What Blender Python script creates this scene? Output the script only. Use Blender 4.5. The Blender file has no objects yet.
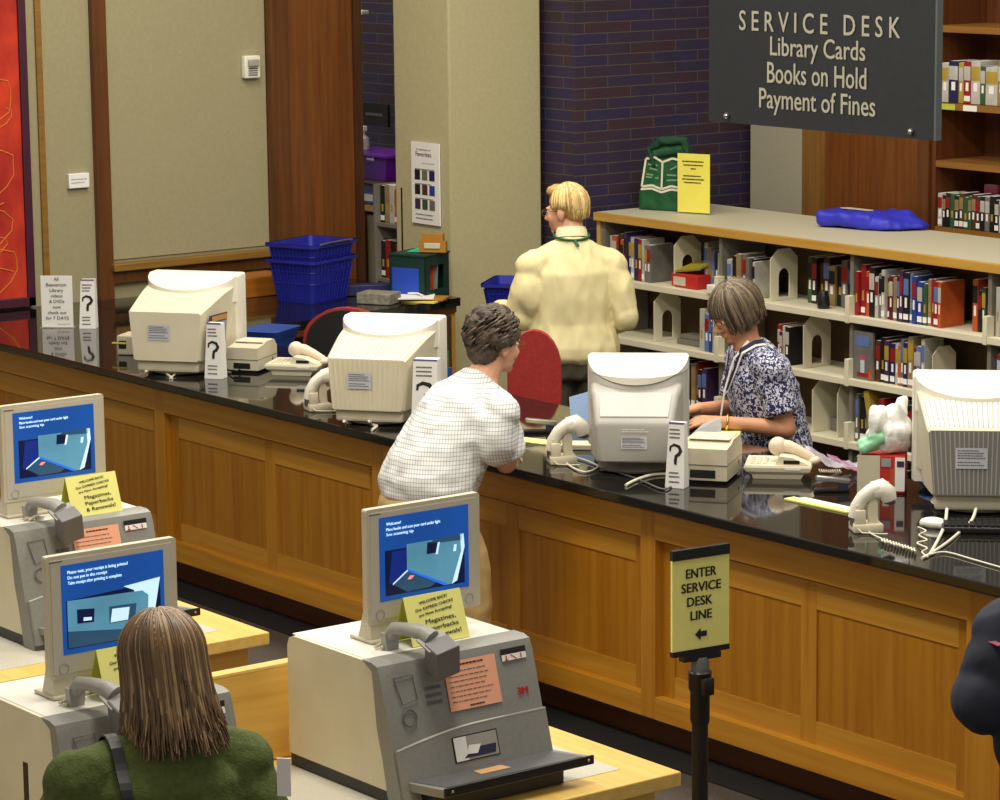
import bpy, bmesh, math, random
from mathutils import Vector, Matrix, noise as mnoise
rnd = random.Random(7)
C = bpy.context.scene.collection
PI = math.pi
V = Vector
# ------------------------------------------------------------------ camera frame (also used to find where things stand on real planes)
FPX, PITCH, ROLL, YAW, CAMH = 3037.0, math.radians(9.8), math.radians(.6), math.radians(53.1), 3.23
FW = V((-math.sin(YAW)*math.cos(PITCH), math.cos(YAW)*math.cos(PITCH), -math.sin(PITCH)))
RT0 = V((math.cos(YAW), math.sin(YAW), 0)); UP0 = RT0.cross(FW)
RT = RT0*math.cos(ROLL) - UP0*math.sin(ROLL); UP = RT0*math.sin(ROLL) + UP0*math.cos(ROLL)
def P(px, py, z=None, x=None, y=None):
    d = FW + RT*((px-500)/FPX) + UP*((400-py)/FPX)
    t = (z-CAMH)/d.z if z is not None else (x/d.x if x is not None else y/d.y)
    return V((d.x*t, d.y*t, CAMH+d.z*t))
def heading(deg):                       # rotation about z so that local +y looks deg to the right of the view axis
    f = V((-math.sin(YAW), math.cos(YAW))); r = V((math.cos(YAW), math.sin(YAW)))
    h = f*math.cos(math.radians(deg)) + r*math.sin(math.radians(deg))
    return math.atan2(-h.x, h.y)
CT, FY, BY = .98, 6.93, 7.95            # counter top height, front edge, back edge
# ------------------------------------------------------------------ materials
def lin(c):
    return tuple(((v/255)/12.92 if v/255 <= .04045 else ((v/255+.055)/1.055)**2.4) for v in c) + (1,)
MATS = {}
def pm(name, rgb, rough=.5, var=.08, scale=6, metal=0, spec=.5, bump=0, bscale=60, emit=0, alpha=1, coat=0, stretch=(1,1,1), rgb2=None, trans=0, detail=3, obj=True):
    if name in MATS: return MATS[name]
    m = bpy.data.materials.new(name); m.use_nodes = True; nt = m.node_tree; n = nt.nodes; b = n['Principled BSDF']
    tc = n.new('ShaderNodeTexCoord'); mp = n.new('ShaderNodeMapping'); nz = n.new('ShaderNodeTexNoise'); rp = n.new('ShaderNodeValToRGB')
    nt.links.new(tc.outputs['Object'], mp.inputs[0]); mp.inputs['Scale'].default_value = stretch
    nt.links.new(mp.outputs[0], nz.inputs['Vector']); nz.inputs['Scale'].default_value = scale; nz.inputs['Detail'].default_value = detail
    c = lin(rgb); c2 = lin(rgb2) if rgb2 else tuple(v*(1-2*var) for v in c[:3])+(1,)
    c1 = c if rgb2 else tuple(min(1, v*(1+var)) for v in c[:3])+(1,)
    rp.color_ramp.elements[0].position = .3; rp.color_ramp.elements[1].position = .7
    rp.color_ramp.elements[0].color = c2; rp.color_ramp.elements[1].color = c1
    nt.links.new(nz.outputs['Fac'], rp.inputs[0]); nt.links.new(rp.outputs[0], b.inputs['Base Color'])
    b.inputs['Roughness'].default_value = rough; b.inputs['Metallic'].default_value = metal; b.inputs['Specular IOR Level'].default_value = spec
    b.inputs['Coat Weight'].default_value = coat
    if trans: b.inputs['Transmission Weight'].default_value = trans
    if alpha < 1: b.inputs['Alpha'].default_value = alpha
    if emit:
        nt.links.new(rp.outputs[0], b.inputs['Emission Color']); b.inputs['Emission Strength'].default_value = emit
    if bump:
        n2 = n.new('ShaderNodeTexNoise'); n2.inputs['Scale'].default_value = bscale; bp = n.new('ShaderNodeBump'); bp.inputs['Strength'].default_value = bump; bp.inputs['Distance'].default_value = .01
        nt.links.new(tc.outputs['Object'], n2.inputs['Vector']); nt.links.new(n2.outputs['Fac'], bp.inputs['Height']); nt.links.new(bp.outputs[0], b.inputs['Normal'])
    MATS[name] = m
    return m
def wood(name, a, b_, axis='z', rough=.38, scale=1.0):
    s = {'x': (1.2, 26, 26), 'y': (26, 1.2, 26), 'z': (26, 26, 1.2)}[axis]
    return pm(name, a, rough=rough, rgb2=b_, scale=1.3*scale, stretch=s, detail=6, coat=.15)
def brick(name, axis):
    m = bpy.data.materials.new(name); m.use_nodes = True; nt = m.node_tree; n = nt.nodes; b = n['Principled BSDF']
    tc = n.new('ShaderNodeTexCoord'); sp = n.new('ShaderNodeSeparateXYZ'); cb = n.new('ShaderNodeCombineXYZ'); bt = n.new('ShaderNodeTexBrick')
    nt.links.new(tc.outputs['Object'], sp.inputs[0]); nt.links.new(sp.outputs['Y' if axis == 'x' else 'X'], cb.inputs['X']); nt.links.new(sp.outputs['Z'], cb.inputs['Y'])
    nt.links.new(cb.outputs[0], bt.inputs['Vector'])
    bt.inputs['Scale'].default_value = 1; bt.inputs['Brick Width'].default_value = .33; bt.inputs['Row Height'].default_value = .0605; bt.inputs['Mortar Size'].default_value = .0032
    bt.inputs['Mortar Smooth'].default_value = .3; bt.inputs['Bias'].default_value = 0
    bt.inputs['Color1'].default_value = lin((70, 46, 56)); bt.inputs['Color2'].default_value = lin((52, 46, 84)); bt.inputs['Mortar'].default_value = lin((98, 90, 82))
    nz = n.new('ShaderNodeTexNoise'); nz.inputs['Scale'].default_value = 9; nt.links.new(tc.outputs['Object'], nz.inputs['Vector'])
    mx = n.new('ShaderNodeMix'); mx.data_type = 'RGBA'; mx.blend_type = 'MULTIPLY'; mx.inputs[0].default_value = .5
    nt.links.new(bt.outputs['Color'], mx.inputs[6]); nt.links.new(nz.outputs['Color'], mx.inputs[7]); nt.links.new(mx.outputs[2], b.inputs['Base Color'])
    bp = n.new('ShaderNodeBump'); bp.inputs['Strength'].default_value = .5; bp.inputs['Distance'].default_value = .004; bp.invert = True
    nt.links.new(bt.outputs['Fac'], bp.inputs['Height']); nt.links.new(bp.outputs[0], b.inputs['Normal']); b.inputs['Roughness'].default_value = .75
    return m
def checked(name, base, line, step=.0125, width=.16):
    m = bpy.data.materials.new(name); m.use_nodes = True; nt = m.node_tree; n = nt.nodes; b = n['Principled BSDF']
    tc = n.new('ShaderNodeTexCoord'); sp = n.new('ShaderNodeSeparateXYZ'); nt.links.new(tc.outputs['Object'], sp.inputs[0])
    ad = n.new('ShaderNodeMath'); ad.operation = 'ADD'; nt.links.new(sp.outputs['X'], ad.inputs[0]); nt.links.new(sp.outputs['Y'], ad.inputs[1])
    outs = []
    for src in (ad.outputs[0], sp.outputs['Z']):
        d = n.new('ShaderNodeMath'); d.operation = 'DIVIDE'; d.inputs[1].default_value = step; nt.links.new(src, d.inputs[0])
        f = n.new('ShaderNodeMath'); f.operation = 'FRACT'; nt.links.new(d.outputs[0], f.inputs[0])
        l = n.new('ShaderNodeMath'); l.operation = 'LESS_THAN'; l.inputs[1].default_value = width; nt.links.new(f.outputs[0], l.inputs[0]); outs.append(l.outputs[0])
    mxm = n.new('ShaderNodeMath'); mxm.operation = 'MAXIMUM'; nt.links.new(outs[0], mxm.inputs[0]); nt.links.new(outs[1], mxm.inputs[1])
    mx = n.new('ShaderNodeMix'); mx.data_type = 'RGBA'; nt.links.new(mxm.outputs[0], mx.inputs[0]); mx.inputs[6].default_value = lin(base); mx.inputs[7].default_value = lin(line)
    nt.links.new(mx.outputs[2], b.inputs['Base Color']); b.inputs['Roughness'].default_value = .8
    return m
def patterned(name, a, b_, scale=55, cut=.5):
    m = bpy.data.materials.new(name); m.use_nodes = True; nt = m.node_tree; n = nt.nodes; b = n['Principled BSDF']
    tc = n.new('ShaderNodeTexCoord'); nz = n.new('ShaderNodeTexNoise'); nz.inputs['Scale'].default_value = scale; nz.inputs['Detail'].default_value = 1.5; nz.inputs['Distortion'].default_value = 1.2
    rp = n.new('ShaderNodeValToRGB'); rp.color_ramp.interpolation = 'CONSTANT'; rp.color_ramp.elements[0].color = lin(a); rp.color_ramp.elements[1].position = cut; rp.color_ramp.elements[1].color = lin(b_)
    nt.links.new(tc.outputs['Object'], nz.inputs['Vector']); nt.links.new(nz.outputs['Fac'], rp.inputs[0]); nt.links.new(rp.outputs[0], b.inputs['Base Color']); b.inputs['Roughness'].default_value = .8
    return m
# ------------------------------------------------------------------ mesh builder
class MB:
    def __init__(s): s.bm = bmesh.new()
    def _mi(s, faces, mi):
        for f in faces: f.material_index = mi
    def box(s, c, d, rot=None, bevel=0, mi=0, seg=2):
        g = bmesh.ops.create_cube(s.bm, size=1); vs = g['verts']
        M = Matrix.Translation(V(c)) @ (rot.to_4x4() if rot else Matrix()) @ Matrix.Diagonal((d[0], d[1], d[2], 1))
        bmesh.ops.transform(s.bm, matrix=M, verts=vs)
        fs = list({f for v in vs for f in v.link_faces}); s._mi(fs, mi)
        if bevel:
            es = list({e for v in vs for e in v.link_edges})
            r = bmesh.ops.bevel(s.bm, geom=es, offset=bevel, segments=seg, affect='EDGES', profile=.5, clamp_overlap=True)
            s._mi(r['faces'], mi)
        return s
    def b2(s, x0, x1, y0, y1, z0, z1, **k):
        return s.box(((x0+x1)/2, (y0+y1)/2, (z0+z1)/2), (abs(x1-x0), abs(y1-y0), abs(z1-z0)), **k)
    def face(s, pts, mi=0):
        f = s.bm.faces.new([s.bm.verts.new(V(p)) for p in pts]); f.material_index = mi; return s
    def loft(s, rings, mi=0, cap=True, closed=True):
        R = [[s.bm.verts.new(V(p)) for p in r] for r in rings]; n = len(R[0])
        for a, b in zip(R, R[1:]):
            for i in range(n if closed else n-1):
                f = s.bm.faces.new((a[i], a[(i+1) % n], b[(i+1) % n], b[i])); f.material_index = mi
        if cap:
            f = s.bm.faces.new(list(reversed(R[0]))); f.material_index = mi
            f = s.bm.faces.new(R[-1]); f.material_index = mi
        return s
    def prism(s, poly, axis, a, b, mi=0, bevel=0):
        def mk(t):
            return [{'x': (t, p[0], p[1]), 'y': (p[0], t, p[1]), 'z': (p[0], p[1], t)}[axis] for p in poly]
        n0 = set(s.bm.verts)
        s.loft([mk(a), mk(b)], mi)
        if bevel:
            es = list({e for v in set(s.bm.verts)-n0 for e in v.link_edges})
            es = [e for e in es if len(e.link_faces) == 2 and e.calc_face_angle(0) > .5]
            r = bmesh.ops.bevel(s.bm, geom=es, offset=bevel, segments=2, affect='EDGES', profile=.5, clamp_overlap=True); s._mi(r['faces'], mi)
        return s
    def tube(s, path, r, n=8, mi=0, flat=1):
        path = [V(p) for p in path]; rings = []
        rr = r if isinstance(r, (list, tuple)) else [r]*len(path)
        t0 = (path[1]-path[0]).normalized(); u = t0.orthogonal().normalized()
        for i, p in enumerate(path):
            t = (path[min(i+1, len(path)-1)]-path[max(i-1, 0)])
            t = t.normalized() if t.length > 1e-9 else t0
            u = (u - t*u.dot(t)); u = u.normalized() if u.length > 1e-6 else t.orthogonal().normalized(); w = t.cross(u)
            rings.append([p + (u*math.cos(2*PI*k/n) + w*flat*math.sin(2*PI*k/n))*max(rr[i], 1e-5) for k in range(n)])
        return s.loft(rings, mi)
    def cap(s, a, b, ra, rb=None, n=12, k=4, mi=0):            # tapered capsule
        a, b = V(a), V(b); rb = ra if rb is None else rb; t = (b-a)
        if t.length < 1e-6: t = V((0, 0, 1e-4))
        t.normalize(); path, rs = [], []
        for i in range(k): 
            an = PI/2*(1-i/k); path.append(a - t*ra*math.sin(an)); rs.append(max(ra*math.cos(an), ra*.03))
        path.append(a); rs.append(ra); path.append(b); rs.append(rb)
        for i in range(1, k+1):
            an = PI/2*i/k; path.append(b + t*rb*math.sin(an)); rs.append(max(rb*math.cos(an), rb*.03))
        u = t.orthogonal().normalized(); w = t.cross(u)
        return s.loft([[p + (u*math.cos(2*PI*j/n)+w*math.sin(2*PI*j/n))*r for j in range(n)] for p, r in zip(path, rs)], mi)
    def ell(s, c, r, rot=None, seg=16, mi=0):
        g = bmesh.ops.create_uvsphere(s.bm, u_segments=seg, v_segments=max(6, seg*2//3), radius=1)
        M = Matrix.Translation(V(c)) @ (rot.to_4x4() if rot else Matrix()) @ Matrix.Diagonal((r[0], r[1], r[2], 1) if not isinstance(r, (int, float)) else (r, r, r, 1))
        bmesh.ops.transform(s.bm, matrix=M, verts=g['verts']); s._mi({f for v in g['verts'] for f in v.link_faces}, mi); return s
    def lathe(s, prof, c=(0, 0, 0), n=20, mi=0):
        c = V(c)
        return s.loft([[c + V((max(r, 1e-4)*math.cos(2*PI*k/n), max(r, 1e-4)*math.sin(2*PI*k/n), z)) for k in range(n)] for r, z in prof], mi)
    def xf(s, M):
        bmesh.ops.transform(s.bm, matrix=M, verts=s.bm.verts); return s
    def build(s, name, mats, parent=None, loc=None, rotz=0, smooth=21):
        me = bpy.data.meshes.new(name)
        bmesh.ops.recalc_face_normals(s.bm, faces=s.bm.faces)
        s.bm.to_mesh(me); s.bm.free()
        for m in (mats if isinstance(mats, (list, tuple)) else [mats]): me.materials.append(m)
        if smooth:
            me.polygons.foreach_set('use_smooth', [True]*len(me.polygons)); me.set_sharp_from_angle(angle=math.radians(smooth))
        o = bpy.data.objects.new(name, me); C.objects.link(o)
        if parent: o.parent = parent
        if loc is not None: o.location = loc
        o.rotation_euler.z = rotz
        return o
def remesh(mb, voxel, smooth=2, disp=None):
    """union everything in the builder into one skin and return it as a new builder"""
    me = bpy.data.meshes.new('tmp'); bmesh.ops.recalc_face_normals(mb.bm, faces=mb.bm.faces); mb.bm.to_mesh(me); mb.bm.free()
    o = bpy.data.objects.new('tmp', me); C.objects.link(o)
    r = o.modifiers.new('r', 'REMESH'); r.mode = 'VOXEL'; r.voxel_size = voxel; r.adaptivity = 0
    if smooth:
        sm = o.modifiers.new('s', 'SMOOTH'); sm.factor = .5; sm.iterations = smooth
    dg = bpy.context.evaluated_depsgraph_get(); dg.update()
    nm = bpy.data.meshes.new_from_object(o.evaluated_get(dg))
    bpy.data.objects.remove(o); bpy.data.meshes.remove(me)
    out = MB(); out.bm.from_mesh(nm); bpy.data.meshes.remove(nm)
    if disp:
        out.bm.normal_update()
        new = [v.co + v.normal*disp(v.co) for v in out.bm.verts]
        for v, c in zip(out.bm.verts, new): v.co = c
    return out
def wrinkle(amp, sc, seed=0, st=(1, 1, 1)):
    o = V((seed*3.1, seed*1.7, seed*.9))
    def f(co):
        p = V((co.x*st[0], co.y*st[1], co.z*st[2]))*sc + o
        a = mnoise.noise(p); return amp*(1-2*abs(a))*.7 + amp*.4*mnoise.noise(p*2.3)
    return f
def tag(o, label=None, cat=None, group=None, kind=None):
    if label: o['label'] = label
    if cat: o['category'] = cat
    if group: o['group'] = group
    if kind: o['kind'] = kind
    return o
def thing(name, label, cat, loc=(0, 0, 0), rotz=0, group=None):
    o = bpy.data.objects.new(name, None); C.objects.link(o); o.location = loc; o.rotation_euler.z = rotz; o.empty_display_size = .05
    return tag(o, label, cat, group)
def struct(name, mb, m, **k):
    o = mb.build(name, m, **k); o['kind'] = 'structure'; return o
def dup(root, loc, rotz, label, group=None):
    r = root.copy(); C.objects.link(r); r.location = loc; r.rotation_euler.z = rotz; r['label'] = label
    if group: r['group'] = group
    for ch in list(root.children):
        c = ch.copy(); C.objects.link(c); c.parent = r
        for g in ch.children:
            d = g.copy(); C.objects.link(d); d.parent = c
    return r
# ------------------------------------------------------------------ lettering
_tm = {}
def glyphs(body):
    if body in _tm: return _tm[body]
    cu = bpy.data.curves.new('t', 'FONT'); cu.body = body; cu.size = 1; cu.resolution_u = 3
    o = bpy.data.objects.new('t', cu); C.objects.link(o); dg = bpy.context.evaluated_depsgraph_get(); dg.update()
    me = bpy.data.meshes.new_from_object(o.evaluated_get(dg)); bpy.data.objects.remove(o)
    vs = [v.co.copy() for v in me.vertices]; fs = [tuple(p.vertices) for p in me.polygons]
    x0 = min(v.x for v in vs); x1 = max(v.x for v in vs)
    _tm[body] = (vs, fs, x0, x1); return _tm[body]
def frame(o, u, v):
    u, v = V(u).normalized(), V(v).normalized(); w = u.cross(v)
    return Matrix(((u.x, v.x, w.x, o[0]), (u.y, v.y, w.y, o[1]), (u.z, v.z, w.z, o[2]), (0, 0, 0, 1)))
def letters(parent, M, lines, mat, name='lettering', off=.0012, bold=0):
    """lines: (text, centre x, baseline y, cap height, width or None, slope degrees) on the plane M"""
    mb = MB()
    for ln in lines:
        t, cx, y, h, w = ln[:5]; sl = math.radians(ln[5]) if len(ln) > 5 else 0
        vs, fs, x0, x1 = glyphs(t); s = h/.72; sx = w/(x1-x0) if w else s
        pts = []
        for v in vs:
            a = (v.x-(x0+x1)/2)*sx; b = v.y*s
            pts.append(M @ V((cx + a*math.cos(sl)-b*math.sin(sl), y + a*math.sin(sl)+b*math.cos(sl), off)))
        passes = [(0, 0)] if not bold else [(-bold, 0), (bold, 0), (0, bold)]
        for ip, (dx, dy) in enumerate(passes):
            dv = M.to_3x3() @ V((dx, dy, .0003*ip)); bv = [mb.bm.verts.new(p+dv) for p in pts]
            for f in fs:
                try: mb.bm.faces.new([bv[i] for i in f])
                except ValueError: pass
    return mb.build(name, mat, parent, smooth=0)
def plate(parent, M, poly, mat, name, off=.001, thick=.0):
    mb = MB()
    if thick: mb.loft([[M @ V((p[0], p[1], 0)) for p in poly], [M @ V((p[0], p[1], thick)) for p in poly]])
    else: mb.face([M @ V((p[0], p[1], off)) for p in poly])
    return mb.build(name, mat, parent, smooth=0)
def rect(x0, x1, y0, y1): return [(x0, y0), (x1, y0), (x1, y1), (x0, y1)]
def textlines(parent, M, x0, x1, ys, mat, h=.003, name='printed_lines', off=.0012, seed=1):
    r = random.Random(seed); mb = MB()
    for y in ys:
        x = x0
        end = x1 - r.random()*.25*(x1-x0)
        while x < end:
            w = (.03+.09*r.random())*(x1-x0)
            e = min(end, x+w); mb.face([M @ V((a, b, off)) for a, b in rect(x, e, y, y+h)]); x = e + .018*(x1-x0)
    return mb.build(name, mat, parent, smooth=0)
# ================================================================== materials in use
M_wall = pm('wall_paint', (158, 150, 116), .85, .03, 40, bump=.15, bscale=220)
M_wall2 = pm('wall_vinyl', (160, 152, 118), .85, .03, 60, bump=.15, bscale=260)
M_col = pm('column_paint', (186, 178, 138), .85, .03, 40, bump=.12, bscale=200)
M_carpet = pm('carpet', (88, 78, 70), .95, .25, 160, bump=.6, bscale=300)
M_brickx, M_bricky = brick('brick_x', 'x'), brick('brick_y', 'y')
W_panel = wood('maple_panel', (182, 124, 28), (160, 102, 14), 'z')
W_rail = wood('maple_rail', (204, 148, 46), (182, 122, 28), 'x')
W_stile = wood('maple_stile', (196, 138, 40), (174, 114, 24), 'z')
W_band = wood('maple_band', (202, 148, 52), (184, 128, 34), 'x')
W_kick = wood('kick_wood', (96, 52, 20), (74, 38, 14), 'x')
W_table = wood('table_maple', (238, 202, 116), (226, 184, 94), 'x', .35)
W_tabley = wood('table_maple_y', (228, 186, 92), (208, 160, 70), 'y', .35)
W_dark = wood('door_wood', (120, 68, 22), (94, 50, 14), 'z', .45)
W_dark2 = wood('casing_wood', (104, 60, 20), (82, 44, 13), 'z', .45)
W_gold = wood('rail_gold', (146, 108, 44), (126, 90, 32), 'y', .45)
W_edge = wood('shelf_edge', (200, 156, 72), (184, 138, 56), 'x', .4)
M_gran = pm('black_granite', (26, 24, 23), .05, .3, 240, spec=.6)
M_gred = pm('granite_edge', (24, 20, 18), .15, .2, 200, spec=.5)
M_lam = pm('laminate_grey', (196, 192, 176), .5, .04, 120)
M_top = pm('bookcase_laminate', (196, 190, 164), .55, .04, 150)
M_white = pm('white_plastic', (236, 232, 218), .4, .02)
M_cream = pm('cream_plastic', (222, 214, 188), .45, .03)
M_beige = pm('beige_plastic', (204, 196, 172), .5, .03)
M_grey = pm('grey_plastic', (136, 135, 130), .45, .04, 90)
M_grey2 = pm('mid_grey_plastic', (158, 156, 150), .45, .03, 60)
M_dgrey = pm('dark_grey_plastic', (92, 92, 94), .45, .05, 60)
M_crtg = pm('crt_grey', (206, 205, 200), .42, .02)
M_crtd = pm('crt_back_grey', (168, 165, 158), .45, .03)
M_black = pm('black_plastic', (22, 22, 24), .4, .1)
M_blackm = pm('black_matte', (20, 19, 20), .8, .1)
M_paper = pm('white_paper', (240, 238, 234), .8, .02)
M_paperg = pm('print_grey', (150, 150, 156), .8, .02)
M_ink = pm('ink', (30, 30, 34), .7, .05)
M_inkg = pm('ink_grey', (96, 96, 104), .7, .05)
M_inkn = pm('ink_navy', (36, 38, 70), .7, .05)
M_yel = pm('yellow_card', (240, 236, 140), .75, .03)
M_yeld = pm('yellow_card_shade', (206, 204, 70), .75, .03)
M_yel2 = pm('yellow_notice', (238, 228, 96), .75, .03)
M_peach = pm('peach_paper', (246, 176, 142), .75, .03)
M_red = pm('red_plastic', (196, 40, 34), .5, .06)
M_blue = pm('blue_bin', (30, 38, 150), .4, .1, 14)
M_blue2 = pm('blue_paper', (36, 76, 190), .6, .08)
M_purple = pm('purple_bin', (92, 24, 140), .4, .1)
M_dgreen = pm('dark_green_bin', (14, 54, 46), .5, .1)
M_sign = pm('sign_slate', (43, 47, 52), .55, .06, 40)
M_signe = pm('sign_edge', (96, 102, 106), .5, .05)
M_signt = pm('sign_letters', (186, 182, 164), .6, .02)
M_metal = pm('steel', (190, 190, 190), .3, .03, metal=1)
M_shelfw = pm('shelf_enamel', (222, 216, 190), .5, .03)
M_shelfg = pm('shelf_grey', (120, 116, 104), .6, .05)
M_back = pm('shelf_back', (92, 70, 44), .8, .1)
M_cloth = pm('clear_acrylic', (235, 240, 240), .05, .01, alpha=.25, spec=.6)
M_cable = pm('cable_cream', (226, 220, 200), .5, .02)
M_redch = pm('chair_red', (160, 44, 40), .9, .08, 60, bump=.2, bscale=300)

# ================================================================== the setting
struct('floor', MB().b2(-20, 1, -3, 13.5, -.1, 0), M_carpet)
struct('wall_left', MB().b2(-14.6, -14.4, 2, 9.80, 0, 5.2), M_wall)
struct('trim_1', MB().b2(-14.4, -14.385, 7.755, 7.79, 0, 5.2), W_gold)
struct('trim_2', MB().b2(-14.4, -14.36, 8.083, 8.168, 0, 5.2), W_dark2)
struct('trim_3', MB().b2(-14.4, -14.33, 8.155, 9.20, 1.13, 1.172, bevel=.006), W_gold)
struct('trim_4', MB().b2(-14.4, -14.36, 8.168, 9.20, 1.065, 1.13), W_dark2)
struct('trim_5', MB().b2(-14.4, -14.33, 9.194, 9.306, 0, 5.2, bevel=.005), W_dark2)
struct('door_1', MB().b2(-14.42, -14.36, 9.308, 9.757, 0, 5.2), W_dark)
struct('trim_6', MB().b2(-14.62, -14.34, 9.757, 9.81, 0, 5.2), wood('jamb_wood', (78, 44, 18), (60, 32, 12), 'z', .5))
struct('wall_panel_left', MB().b2(-14.4, -14.39, 8.17, 9.19, 1.19, 5.2), M_wall2)
struct('sill_left', MB().b2(-14.4, -14.34, 2, 7.75, .86, .905, bevel=.005), M_wall)
struct('wall_brick', MB().b2(-18, -13.27, 10.50, 12.2, 0, 5.2), [M_bricky])
struct('wall_brick_side', MB().b2(-13.27, -13.25, 10.49, 11.9, 0, 5.2), [M_brickx])
struct('column', MB().b2(-14.03, -13.5, 9.81, 10.445, 0, 5.2, bevel=.012), M_col)
struct('wall_back', MB().b2(-13.2, -3, 12.05, 12.25, 0, 5.2), M_wall)
struct('pier_back', MB().b2(-13.09, -12.655, 11.65, 12.05, 0, 5.2), pm('pier_paint', (158, 152, 132), .85, .03, 60))
struct('panel_strip', MB().b2(-12.655, -12.47, 11.65, 12.05, 0, 5.2), wood('strip_wood', (132, 94, 42), (110, 74, 30), 'z', .5))
struct('wall_panel_back', MB().b2(-12.47, -11.72, 11.655, 12.05, 0, 5.2), W_dark)
struct('trim_7', MB().b2(-11.72, -11.635, 11.63, 12.05, 0, 5.2), W_dark2)

# ---- red wall hanging
Mw = frame((-14.385, 6.6, 2.5), (0, 1, 0), (0, 0, 1))
t = thing('wall_hanging', 'red abstract painting in a dark purple frame on the beige wall', 'painting', (-14.385, 6.6, 2.0))
t.location = (0, 0, 0)
M_art = pm('red_canvas', (206, 58, 24), .8, 0, 4, rgb2=(150, 16, 14), detail=8, stretch=(1, 1.6, 1))
MB().b2(-14.39, -14.36, 5.4, 7.64, 1.03, 4.4).build('canvas', M_art, t)
f = MB(); pf = pm('purple_frame', (66, 18, 44), .5, .1)
f.b2(-14.39, -14.345, 7.635, 7.68, .99, 4.44, bevel=.004); f.b2(-14.39, -14.345, 5.3, 7.68, .99, 1.04, bevel=.004)
f.b2(-14.39, -14.345, 5.3, 5.38, .99, 4.44, bevel=.004); f.b2(-14.39, -14.345, 5.3, 7.68, 4.4, 4.44, bevel=.004)
f.build('frame', pf, t, smooth=0)
gold = pm('gold_scrawl', (214, 120, 40), .8, .1); sc = MB()
for i in range(16):
    y = 7.56 - abs(rnd.gauss(0, .25)); z = 1.1+i*.17; pts = []
    a0 = rnd.random()*6
    for k in range(14): pts.append((-14.359, min(7.58, y + .09*math.sin(a0+k*.7)*(1+k*.05)), z+.11*math.cos(a0*.7+k*.45)+k*.012))
    sc.tube(pts, .0035, 5)
sc.build('scrawled_lines', gold, t)
# ---- wall plate and alarm
a, b_ = P(67, 174, x=-14.395), P(88, 187, x=-14.395)
t = tag(MB().b2(-14.40, -14.375, a.y, b_.y, b_.z, a.z, bevel=.004).build('wall_plate', M_paper), 'small white label plate on the wall beside the vertical wood trim', 'plate')
textlines(t, frame((-14.375, (a.y+b_.y)/2, (a.z+b_.z)/2), (0, 1, 0), (0, 0, 1)), -.05, .05, [.006, -.012], M_paperg, .005)
q = P(249, 68, x=-14.39)
t = thing('fire_alarm', 'white square fire alarm strobe high on the beige wall', 'alarm', q)
MB().b2(0, .04, -.052, .052, -.055, .07, bevel=.008).build('housing', M_white, t)
MB().b2(.04, .062, -.034, .034, .012, .05, bevel=.006).build('strobe_lens', pm('lens_clear', (170, 165, 150), .2, .05), t)
g = MB()
for k in range(4): g.b2(.04, .043, -.03, .03, -.04+k*.012, -.034+k*.012)
g.build('speaker_grille', M_dgrey, t)

# ================================================================== service counter
wt = tag(MB().b2(-14.39, -5.5, FY, BY, CT-.036, CT, bevel=.005).build('counter_top', M_gran, smooth=0), 'long polished black stone worktop of the service counter', 'countertop')
ct = thing('service_counter', 'long honey maple panelled service counter front under the black worktop', 'counter', (-10, 7.05, 0))
L = lambda x: x+10
b0 = MB(); b0.b2(L(-14.38), L(-5.6), .04, .06, .13, .943); b0.build('carcass', W_panel, ct)
MB().b2(L(-14.38), L(-5.6), -.03, .04, .81, .915, bevel=.004).build('top_rail', W_rail, ct)
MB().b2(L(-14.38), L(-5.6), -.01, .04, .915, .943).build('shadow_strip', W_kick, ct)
MB().b2(L(-14.38), L(-5.6), -.03, .04, .125, .213, bevel=.003).build('bottom_rail', W_rail, ct)
MB().b2(L(-14.38), L(-5.6), .06, .1, 0, .13).build('toe_kick', W_kick, ct)
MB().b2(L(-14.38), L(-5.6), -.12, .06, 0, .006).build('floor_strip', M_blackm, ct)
for x in (-14.3, -5.64): MB().b2(L(x-.03), L(x+.03), .06, .84, 0, .943).build('end_panel', W_panel, ct)
MB().b2(L(-14.3), L(-5.64), .62, .65, .0, .30).build('rear_stretcher', W_kick, ct)
st = [-13.72, -11.97, -10.2, -8.45, -6.74]
for i, x in enumerate(st):
    w = .085 if i < 4 else .16
    MB().b2(L(x-w/2), L(x+w/2), -.0305, .04, .126, .914, bevel=.003).build('stile', W_stile, ct)
ends = [-14.38] + st + [-5.6]
for x0, x1 in zip(ends, ends[1:]):
    x0 += .043; x1 -= .043 if x1 != -6.74 else .08
    if x1-x0 < .5: continue
    xm = (x0+x1)/2
    MB().b2(L(x0), L(x1), .012, .04, .213, .81).build('panel', W_panel, ct)
    MB().b2(L(x0), L(x1), .006, .012, .70, .795).build('panel_band', W_band, ct)
    MB().b2(L(x0), L(x1), .006, .012, .213, .296).build('panel_band', W_band, ct)
    for xa, xb in ((x0, x0+.07), (xm-.04, xm+.04), (x1-.07, x1)):
        MB().b2(L(xa), L(xb), .0055, .012, .214, .79).build('panel_band', W_panel if xa != xm-.04 else W_stile, ct)
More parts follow.
